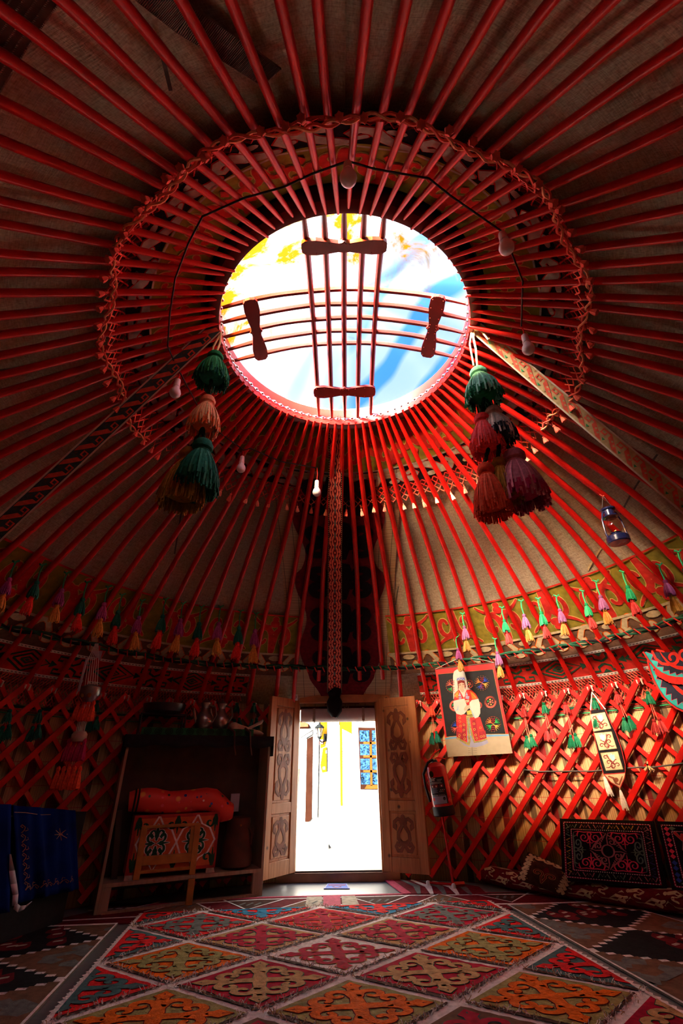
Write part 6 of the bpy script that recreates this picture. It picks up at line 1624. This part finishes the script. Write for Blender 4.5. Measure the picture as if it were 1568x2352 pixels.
b = MB(); b.tube([q + sx_ * -.13 + V((0, 0, .10)), q + sx_ * -.10 + V((0, 0, .075)), q + sx_ * -.02 + V((0, 0, .05)), q + sx_ * .08 + V((0, 0, .04)), q + sx_ * .16 + V((0, 0, .025)), q + sx_ * .20 + V((0, 0, .015))], [.02, .045, .042, .024, .022, .012], 'bone', 10)
b.tube([q + sx_ * .03 + V((0, 0, .055)), q + sx_ * .10 + V((0, -.01, .085)), q + sx_ * .17 + V((0, -.01, .12)), q + sx_ * .19 + V((0, -.01, .14))], [.014, .014, .018, .008], 'bone', 8); b.build('bone_body', bone)
b = MB()
for dx in (-.12, .03): b.tube([q + sx_ * dx + V((0, -.05, .06)), q + sx_ * dx - so_ * .14 + V((0, 0, .02)), q + sx_ * (dx + .01) - so_ * .15 + V((0, 0, -.10)), q + sx_ * (dx + .03) - so_ * .15 + V((0, 0, -.17))], [.012, .011, .009, .006], 'old_leather', 6)
b.build('leather_thong', bone)
# painted chest
CX0, CX1, CZ0, CZ1, CY = .17, .86, SB + .03, SB + .415, .045
chest = thing('painted_chest', 'orange chest painted with green ornaments and white outlines on the shelf board', 'chest', SH(.5, CY + .1, SB))
b = sbox(MB(), CX0, CX1, CY, SDP - .02, CZ0, CZ1, 'chest_red'); cbx = b.build('chest_box', chest)
for x in (CX0, CX1 - .07): 
    b = MB(); b.add([SH(x, CY - .004, SB), SH(x + .07, CY - .004, SB), SH(x + .06, CY - .004, CZ0), SH(x + .0, CY - .004, CZ0)] + [SH(x, CY + .03, SB), SH(x + .07, CY + .03, SB), SH(x + .06, CY + .03, CZ0), SH(x + .0, CY + .03, CZ0)], [(0, 1, 2, 3), (7, 6, 5, 4), (0, 4, 5, 1), (1, 5, 6, 2), (2, 6, 7, 3), (3, 7, 4, 0)], 'felt_grey'); b.build('foot', chest)
cf = lambda u, v, h=0.0: SH(CX0 + u * (CX1 - CX0), CY - .002 - h, CZ0 + v * (CZ1 - CZ0))
P = Pat(); P.put([[(.04, .06), (.96, .06), (.96, .94), (.04, .94)]], 0, 'chest_orange')
for i in range(2):
    cx = .28 + i * .45
    P.put(ribbon([(cx, .98), (cx - .06, .80), (cx - .16, .72), (cx - .22, .5), (cx - .16, .28), (cx - .06, .2), (cx, .04), (cx + .06, .2), (cx + .16, .28), (cx + .23, .5), (cx + .16, .72), (cx + .06, .80), (cx, .98)], .022, False), 1, 'felt_white')
    for a in range(4):
        A = a * PI / 2; T = lambda pts: [(cx + (x * cos(A) - y * sin(A)) * .16, .5 + (x * sin(A) + y * cos(A)) * .36) for x, y in pts]
        P.stroke(T([(0, .15), (0, .5), (0, .92)]), [.10, .18, .03], 1, 'cord_pine', .08, 'felt_white', .22)
        for sd in (-1, 1): P.stroke(T([(0, .25)] + [(sd * x, y) for x, y in spiral(.30, .42, .24, .10, 200, -120, 12)]), [.12, .13, .10], 1, 'cord_pine', .08, 'felt_white', .22)
for cx, cy, fl in ((.5, .95, -1), (.5, .06, 1), (.06, .95, -1), (.95, .95, -1), (.95, .06, 1), (.06, .06, 1)):
    for sd in (-1, 1): P.stroke([(cx, cy), (cx + sd * .02, cy + fl * .08)] + [(cx + sd * x * .16, cy + fl * y * .3) for x, y in spiral(.42, .45, .3, .1, 190, -120, 12)], [.03, .035, .022], 1, 'cord_pine')
    P.stroke([(cx, cy), (cx, cy + fl * .3)], [.04, .01], 1, 'cord_pine')
b = MB()
P.emit(b, cf, .0012, .0, (0.02, 0.03, .98, .97)); b.build('painted_front', cbx, smooth=False)
# rolled quilt on top
q0, q1 = SH(.11, .135, CZ1 + .097), SH(.98, .115, CZ1 + .075)
quilt = thing('rolled_quilt', 'rolled red flowered quilt lying on the painted chest', 'quilt', q0)
b = MB(); n = 14; pts = [q0.lerp(q1, i / n) + V((0, 0, .012 * sin(i * .8) - (.07 if i > 12 else .03 if i > 11 else 0))) for i in range(n + 1)]
b.tube(pts, [.070, .084] + [.088 + .004 * sin(i * 1.7) for i in range(n - 3)] + [.085, .062], 'flower_quilt', 18, up=V((0, 0, 1))); b.build('quilt_roll', quilt)
b = MB()
for t in (.045, .075): c = q0.lerp(q1, t); ax = (q1 - q0).normalized(); a = ax.orthogonal().normalized(); b2 = ax.cross(a); b.tube([c + (a * cos(w) + b2 * sin(w)) * .089 for w in frange(0, 2 * PI, 20)], .008, 'wool_black', 5, cap=False)
b.build('binding', quilt)
# small wooden stool frame
stl = thing('wooden_stool_frame', 'small yellow-brown wooden stool standing before the painted chest', 'stool', SH(.43, -.05, 0))
sx0, sx1 = .255, .675
for x in (sx0, sx1):
    b = MB(); b.box(SH(x, .03, SB + .17), (.048, .03, .34), 'stool_wood', MS); b.build('leg', stl, bevel=.003)
b = MB(); b.tube([SH(sx0 - .01, .03, SB + .335), SH(sx1 + .01, .03, SB + .335)], .012, 'stool_wood', 8); b.build('top_rail', stl)
b = sbox(MB(), sx0, sx1, .02, .045, SB + .085, SB + .145, 'stool_wood'); b.build('seat_rail', stl, bevel=.003)
b = sbox(MB(), sx0, sx1, .02, .04, SB + .035, SB + .055, 'stool_wood'); b.build('stretcher', stl, bevel=.003)
b = MB(); b.box(SH(sx1 - .01, -.035, .085), (.05, .03, .17), 'stool_wood', MS); b.build('front_leg', stl, bevel=.003)
b = sbox(MB(), sx1 - .05, sx1 - .02, .03, .06, SB + .10, SB + .33, 'stool_wood'); b.build('rear_post', stl)
# leather vessel
q = SH(1.055, .138, SB); lv = thing('leather_vessel', 'dark brown leather vessel standing on the shelf board by the side panel', 'vessel', q)
b = MB(); b.lathe(q, [(.10, 0), (.135, .02), (.138, .10), (.115, .20), (.10, .27), (.105, .33), (.10, .36), (.06, .37)], 'old_leather', n=22); b.build('vessel_body', lv)
b = MB(); b.ball(q + V((.04, -.098, .31)), .010, 'brass', 8); b.tube([q + V((.09, -.02, .30)), q + V((.13, -.02, .24)), q + V((.12, -.02, .16))], .010, 'old_leather', 6); b.build('strap_handle', lv)
# dark folded board behind, lit paper on the side
b = MB(); b.box(SH(1.03, SDP - .03, SB + .47), (.08, .012, .14), 'lining_white', MS)
tag(b.build('paper_sheet'), 'pale paper sheet on the shelf back between quilt and side panel', 'paper')
b = MB(); b.box(SH(.08, .16, SB + .22), (.045, .02, .46), 'dark_wood', MS @ Matrix.Rotation(-.12, 3, 'Y'))
tag(b.build('leaning_board', bevel=.003), 'dark narrow board leaning inside the shelf beside the chest', 'board')

# ================================================================== BLUE VELVET AND BEADED HANGING
def velvet(pxs, label, wrinkle, name='velvet_cloth'):
    hem_l, hem_r = [at_floor(x, y, z) for x, y, z in pxs]
    t = (hem_r - hem_l).normalized(); n = t.cross(V((0, 0, 1))).normalized()
    if n.dot(CAM - hem_l) < 0: n = -n
    return hem_l, hem_r, t, n
vc = thing('velvet_cloth', 'dark blue velvet cloth with thin gold embroidery draped over a chest beside the shelf', 'cloth', at_floor(90, 2090, .03), 'blue velvet cloths on the shelf side')
hl, hr, t, n = velvet([(36, 2092, .17), (183, 2048, .17)], '', 0)
n = (n + V((0, 0, .03))).normalized()
def V4(u, v): # bilinear in the picture, on the cloth's upright plane
    x0 = 26 + (36 - 26) * (1 - v); x1 = 172 + (183 - 172) * (1 - v); return x0 + (x1 - x0) * u, (2075 + (2042 - 2075) * u) * (1 - v) + (1850 + 12 * u) * v
pl0 = hl.lerp(hr, .5)
def vfn(u, v, h=0.0): x, y = V4(u, v); return at_plane(x, y, pl0, n) + n * (h + .012 * sin(u * 17 + v * 2) * (1 - v * .6) + .008 * sin(u * 31 + 1))
b = MB(); b.grid(lambda u, v: vfn(u, v), frange(0, 1, 28), frange(0, 1, 14), 'velvet_blue')
b.grid(lambda u, v: vfn(u, 1) - n * v + V((0, 0, .0 - .03 * (v / .34) ** 2)), frange(0, 1, 28), [0, .03, .15, .34], 'velvet_blue'); vcb = b.build('cloth_body', vc, solid=.004)
P = Pat()
for i in range(7):
    for T in (lambda x, y: (.16 + (i + x) * .11, .10 + y * .09), lambda x, y: (.13 + y * .11, .12 + (i + x) * .10)):
        P.stroke([T(x, y) for x, y in [(0, .2), (.3, .5), (.6, .6), (.85, .3), (.7, .1), (.55, .35)]], .010, 1, 'carved_wood'); P.stroke([T(x, y) for x, y in [(.2, .6), (.3, .95), (.5, .85)]], .008, 1, 'carved_wood')
P.emit(b := MB(), vfn, .001, .004); b.build('embroidery', vcb, smooth=False); P = Pat()
for k in range(8): P.stroke([(.74, .70), (.74 + .10 * cos(k * .8), .70 + .07 * sin(k * .8))], .008, 1, 'carved_wood')
P.stroke([(.01, .93), (.2, .935), (.45, .92), (.6, .93)], .006, 1, 'carved_wood')
P.emit(b := MB(), vfn, .001, .004); b.build('embroidered_star', vcb, smooth=False)
lf = thing('velvet_cloth', 'dark blue velvet cloth with white lining edge cut off by the frame edge', 'cloth', at_floor(10, 2095, .03), 'blue velvet cloths on the shelf side')
def vfn2(u, v): x, y = -150 + 172 * u - 4 * (1 - v), (2095 + 30 * (1 - u)) * (1 - v) + 1848 * v; return at_plane(x, y, pl0 + n * .03, n) + n * (.012 * sin(u * 14))
b = MB(); b.grid(vfn2, frange(0, 1, 20), frange(0, 1, 12), 'velvet_blue'); b.grid(lambda u, v: vfn2(u, 1) - n * v, frange(0, 1, 20), [0, .1, .36], 'velvet_blue'); b.build('cloth_body', lf, solid=.004)
b = MB(); lin = [(22, 1962), (26, 2000), (30, 2030), (34, 2055), (32, 2080), (42, 2088), (56, 2084), (70, 2072)]
ps = [at_plane(x, y, pl0 + n * .045, n) for x, y in lin]; wd = [.004, .03, .036, .032, .03, .03, .02, .008]
for i in range(len(ps) - 1):
    s0, s1 = t * wd[i], t * wd[i + 1]
    if i > 3: s0, s1 = V((0, 0, wd[i])), V((0, 0, wd[i + 1]))
    b.poly([ps[i] - s0 * .5, ps[i + 1] - s1 * .5, ps[i + 1] + s1 * .5 + n * .01, ps[i] + s0 * .5 + n * .01], 'lining_white')
b.build('white_lining', lf, solid=.003)
ch = thing('covered_chest', 'dark chest hidden under the blue velvet cloths', 'chest', pl0 - n * .15)
w_h = at_plane(100, 1858, pl0, n).z
b = MB(); c_ = V((pl0.x, pl0.y, 0)) - n * .16 - t * .25; M_ = Matrix.Rotation(math.atan2(t.y, t.x), 3, 'Z'); b.box(V((c_.x, c_.y, w_h / 2 - .02)), (.95, .2, w_h - .05), 'wool_black', M_); b.build('chest_box', ch)

hq = at_roof(222, 1478, -.05); bh = thing('beaded_hanging', 'long hanging of white cords, mirror case and red tassels at the shaded lattice', 'wall hanging', hq)
tops_ = [(215, 1512), (208, 1588), (197, 1618), (182, 1690), (176, 1706), (158, 1770)]
qs = []
for x, y in tops_:
    d = ray(x, y); hd = math.hypot(hq.x, hq.y) * 1.0; tt = hd / math.hypot(d.x, d.y); qs.append(CAM + d * tt)
b = MB()
for k in range(6):
    o_ = CR * ((k - 2.5) * .016); b.tube([hq + o_ * .3, qs[0] + o_, qs[1] + o_ * 1.3], .003, 'cord_white', 4)
b.build('cord', bh)
for q0_, q1_, m_ in ((qs[2], qs[3], 'cord_white'), (qs[4], qs[5], 'cord_red')):
    b = MB()
    for k in range(6): o_ = CR * ((k - 2.5) * .012); b.tube([q0_ + o_, q1_ + o_], .003, m_, 4)
    b.build('cord', bh)
b = MB(); a_, c_ = qs[0] + CR * .06, qs[0] - CR * .05
b.add([a_ + V((0, 0, .06)), a_ - V((0, 0, .02)), qs[1] - CR * .10 + V((0, 0, .05)), qs[1] - CR * .115 + V((0, 0, .05)), a_ - CR * .10 + V((0, 0, .06))], [(0, 1, 4)], 'lining_white'); b.tube([qs[0] - CR * .055, qs[1] - CR * .10], .010, 'lining_white', 5); b.build('white_tape', bh)
b = MB(); b.lathe(qs[1] + V((0, 0, .05)), [(.03, 0), (.075, .02), (.078, .07), (.06, .10), (.04, .13)], 'tin', axis=(0, 0, -1), n=18); b.ball(qs[1] - LOOK * .075 + V((.03, 0, .0)), .018, 'yarn_gold', 8); b.ball(qs[1] - LOOK * .07 + V((-.03, 0, .0)), .02, 'yarn_gold', 8); b.build('mirror_case', bh)
for q_, m_, nn_ in ((qs[2], 'yarn_rust', 4), (qs[4], 'yarn_magenta', 4), (qs[5], 'yarn_rust', 5)):
    for k in range(nn_):
        b = MB(); small_tassel(b, q_ + CR * ((k - nn_ / 2 + .5) * .04) + V((0, 0, .03)), .15, .026, m_, 7); b.build('tassel', bh)
b = MB(); b.lathe(qs[3] + V((0, 0, .03)), [(.04, 0), (.055, .02), (.055, .05), (.04, .07)], 'bone', axis=(0, 0, -1), n=14); b.build('bead_band', bh)

# ================================================================== OUTSIDE THE DOOR
GZ, FY = -.17, 9.0
b = MB(); b.grid(lambda x, y: (x, y, GZ), frange(-9, 9, 6), frange(5.6, 9.2, 4), 'cobbles'); b.grid(lambda x, y: (x, y, GZ), frange(-9, 9, 6), frange(-9, -1.5, 4), 'cobbles')
tag(b.build('ground', origin=(0, 7, GZ), smooth=False), 'pale cobbled yard outside the door', 'ground', kind='structure')
F = lambda x, y: at_depth(x, y, FY)
b = MB(); b.box((1.5, FY + .15, 2.3), (11, .30, 5.0), 'facade_white')
bld = tag(b.build('house_facade', origin=(0, FY, GZ)), 'white rendered house wall with yellow fields across the yard', 'building')
def fpatch(name, px, m_, out, parent=bld, dp=.02):
    q = [F(x, y) for x, y in px]; b = MB(); n = len(q)
    b.add([p + V((0, -out, 0)) for p in q] + [p + V((0, dp, 0)) for p in q], [tuple(range(n)), tuple(range(n, 2 * n))[::-1]] + [(i, (i + 1) % n, n + (i + 1) % n, n + i) for i in range(n)], m_)
    return b.build(name, parent, smooth=False)
D = lambda x, y: (660 + x / 5.6, 1640 + y / 5.6)
fpatch('yellow_shade', [D(420, 20), D(510, 20), D(505, 300), D(480, 420), D(425, 440)], 'facade_yellow', .012)  # wall's yellow cut along the shadow edges, so shade is painted in
fpatch('yellow_shade', [D(668, 20), D(825, 20), D(825, 255), D(700, 190), D(707, 1180), D(682, 1180)], 'facade_yellow', .012)
for i, (o_, x0, x1, y0, y1) in enumerate(((.05, 165, 325, 260, 300), (.035, 165, 330, 205, 250))): fpatch('door_cornice', [D(x0, y0 + 60), D(x1, y0 - 40), D(x1, y0), D(x0, y0 + 100)], 'facade_white', o_)
fpatch('pilaster', [D(335, 100), D(410, 60), D(385, 1330), D(320, 1330)], 'facade_white', .05)
for x in (350, 372): fpatch('pilaster', [D(x, 120), D(x + 8, 118), D(x + 2, 680), D(x - 5, 680)], 'facade_white', .065)
fpatch('roof_eave', [D(120, 90), D(280, 140), D(285, 185), D(120, 190)], 'roof_brown', .35)
fpatch('kerb_step', [D(60, 1672), D(530, 1668), D(540, 1765), D(60, 1775)], 'kerb_stone', .28)
fpatch('corner_edge', [D(640, 60), D(664, 60), D(664, 140), D(655, 140)], 'facade_white', .03)
dr = thing('door_4', 'dark brown house door in a white surround across the yard', 'door', F(700, 1880), kind='structure')
fpatch('door_panel', [D(252, 325), D(328, 285), D(312, 1345), D(278, 1385), D(228, 1385)], 'door_brown', .03, dr); fpatch('surround', [D(180, 330), D(250, 318), D(228, 1385), D(95, 1385), D(105, 1200), D(150, 700)], 'facade_white', .035, dr)
fpatch('yellow_edge', [D(140, 700), D(152, 700), D(128, 1200), D(108, 1200)], 'facade_yellow', .05, dr)
win = thing('window_1', 'brown house window of small panes reflecting bare trees', 'window', F(850, 1812), kind='structure')
fpatch('casing', [D(908, 172), D(1330, 180), D(1330, 975), D(938, 970)], 'door_brown', .012, win)
for r_, (y0, y1) in enumerate(((212, 355), (388, 530), (575, 718), (755, 905))):
    for c_, (x0, x1) in enumerate(((925, 1050), (1085, 1210), (1230, 1320))):
        k = r_ * 6 if c_ == 0 else r_ * 2
        fpatch('pane', [D(x0 + k, y0), D(x1 + r_ * 3, y0), D(x1 + r_ * 3 + 2, y1), D(x0 + k + 3, y1)], 'pane_glass', .016, win)
for y in (372, 545, 735): fpatch('glazing_bar', [D(975, y - 14), D(1330, y - 14), D(1330, y + 16), D(975, y + 16)], 'frame_orange', .022, win)
fpatch('glazing_bar', [D(1055, 360), D(1082, 360), D(1092, 920), D(1066, 920)], 'frame_orange', .022, win)
fpatch('glazing_bar', [D(1020, 912), D(1330, 912), D(1330, 962), D(990, 962)], 'frame_orange', .022, win)
for o_, (x0, y0, x1) in ((.05, (850, 90, 1330)), (.03, (872, 125, 1330))): fpatch('hood_mould', [D(x0, y0), D(x1, y0), D(x1, y0 + 26), D(x0 + 8, y0 + 26)], 'facade_white', o_, win)
fpatch('window_sill', [D(870, 1060), D(1330, 1060), D(1330, 1098), D(870, 1098)], 'facade_white', .06, win)
sg = fpatch('wall_sign', [D(455, 440), D(505, 425), D(505, 740), D(445, 752), D(425, 660)], 'sign_yellow', .04, None); tag(sg, 'yellow sign with small white squares beside the house door', 'sign')
fpatch('lettering', [D(455, 680), D(466, 678), D(466, 715), D(456, 715)], 'facade_white', .044, sg); fpatch('lettering', [D(470, 678), D(482, 676), D(484, 714), D(472, 715)], 'facade_white', .044, sg)
fpatch('lettering', [D(493, 470), D(506, 468), D(506, 505), D(493, 507)], 'facade_white', .044, sg)
for y in (570, 590): fpatch('lettering', [D(452, y), D(492, y - 4), D(492, y + 4), D(452, y + 8)], 'facade_yellow', .044, sg)
b = MB(); q = F(*D(440, 358)); b.box(q + V((0, -.02, 0)), (.05, .03, .07), 'chest_red'); b.box(q + V((-.02, -.037, .0)), (.016, .004, .035), 'facade_white'); tag(b.build('number_plate'), 'small dark red plate under the wall lantern', 'plate')
# wall lantern
q = F(*D(418, 305)) + V((0, -.22, 0)); top = F(*D(418, 125)) + V((0, -.22, 0)); Hh = top.z - q.z
wl = thing('wall_lantern', 'black iron carriage lantern on a bracket by the house door', 'lantern', q)
b = MB(); b.lathe(q, [(.006, -.05), (.02, -.03), (.038, 0), (.03, .008)], 'iron_black', n=6); b.lathe(q + V((0, 0, Hh * .62)), [(.085, 0), (.09, .008), (.045, .05), (.022, .06), (.018, .075), (.004, .11)], 'iron_black', n=6); b.build('cap', wl, smooth=False)
b = MB()
for k in range(6):
    a = 2 * PI * k / 6; b.tube([q + V((.034 * cos(a), .034 * sin(a), 0)), q + V((.07 * cos(a), .07 * sin(a), Hh * .62))], .006, 'iron_black', 4)
b.build('cage', wl)
b = MB(); b.lathe(q + V((0, 0, .01)), [(.031, 0), (.065, Hh * .60)], 'lamp_glass', n=6, cap=False); b.build('glass', wl, smooth=False)
b = MB(); b.tube([q + V((0, 0, .02)), q + V((0, 0, .16))], .010, 'paint_yellow', 8); b.build('lamp_tube', wl)
b = MB(); b.tube([q + V((0, 0, -.05)), q + V((.04, .06, -.08)), q + V((.09, .16, -.06)), q + V((.09, .20, .02))], .010, 'iron_black', 6); b.box(q + V((.09, .21, .0)), (.05, .02, .12), 'iron_black'); b.build('bracket', wl)
b = MB(); b.tube([F(*D(425, 70)) + V((0, -.03, 0)), F(*D(460, 100)) + V((0, -.06, 0)), F(*D(505, 90)) + V((0, -.03, 0))], .008, 'iron_black', 5); tag(b.build('loose_wire'), 'thin black wire sagging on the house wall above the lantern', 'wire')

# ================================================================== LIGHT
sd_ = V((cos(rad(17)) * sin(rad(36)), cos(rad(17)) * cos(rad(36)), -sin(rad(17))))
l = bpy.data.lights.new('sun', 'SUN'); l.energy = SUN_E; l.angle = rad(40); l.color = (1.0, .91, .77)
so = bpy.data.objects.new('sun', l); COL.objects.link(so); so.rotation_euler = sd_.to_track_quat('-Z', 'Y').to_euler(); so.location = (-4, -4, 6)
w = bpy.data.worlds.new('sky'); SC.world = w; w.use_nodes = True; nt = w.node_tree
bg = nt.nodes['Background']
tc = nt.nodes.new('ShaderNodeTexCoord'); sp = nt.nodes.new('ShaderNodeSeparateXYZ'); nt.links.new(tc.outputs['Generated'], sp.inputs[0])
rm = nt.nodes.new('ShaderNodeValToRGB'); rm.color_ramp.elements[0].position = 0; rm.color_ramp.elements[0].color = (.80, .86, 1.0, 1); rm.color_ramp.elements[1].position = .7; rm.color_ramp.elements[1].color = (.34, .55, 1.0, 1)
nt.links.new(sp.outputs[2], rm.inputs['Fac']); nt.links.new(rm.outputs['Color'], bg.inputs['Color']); bg.inputs['Strength'].default_value = SKY_E
SC.cycles.max_bounces = 8; SC.cycles.transparent_max_bounces = 12; SC.cycles.sample_clamp_indirect = 6
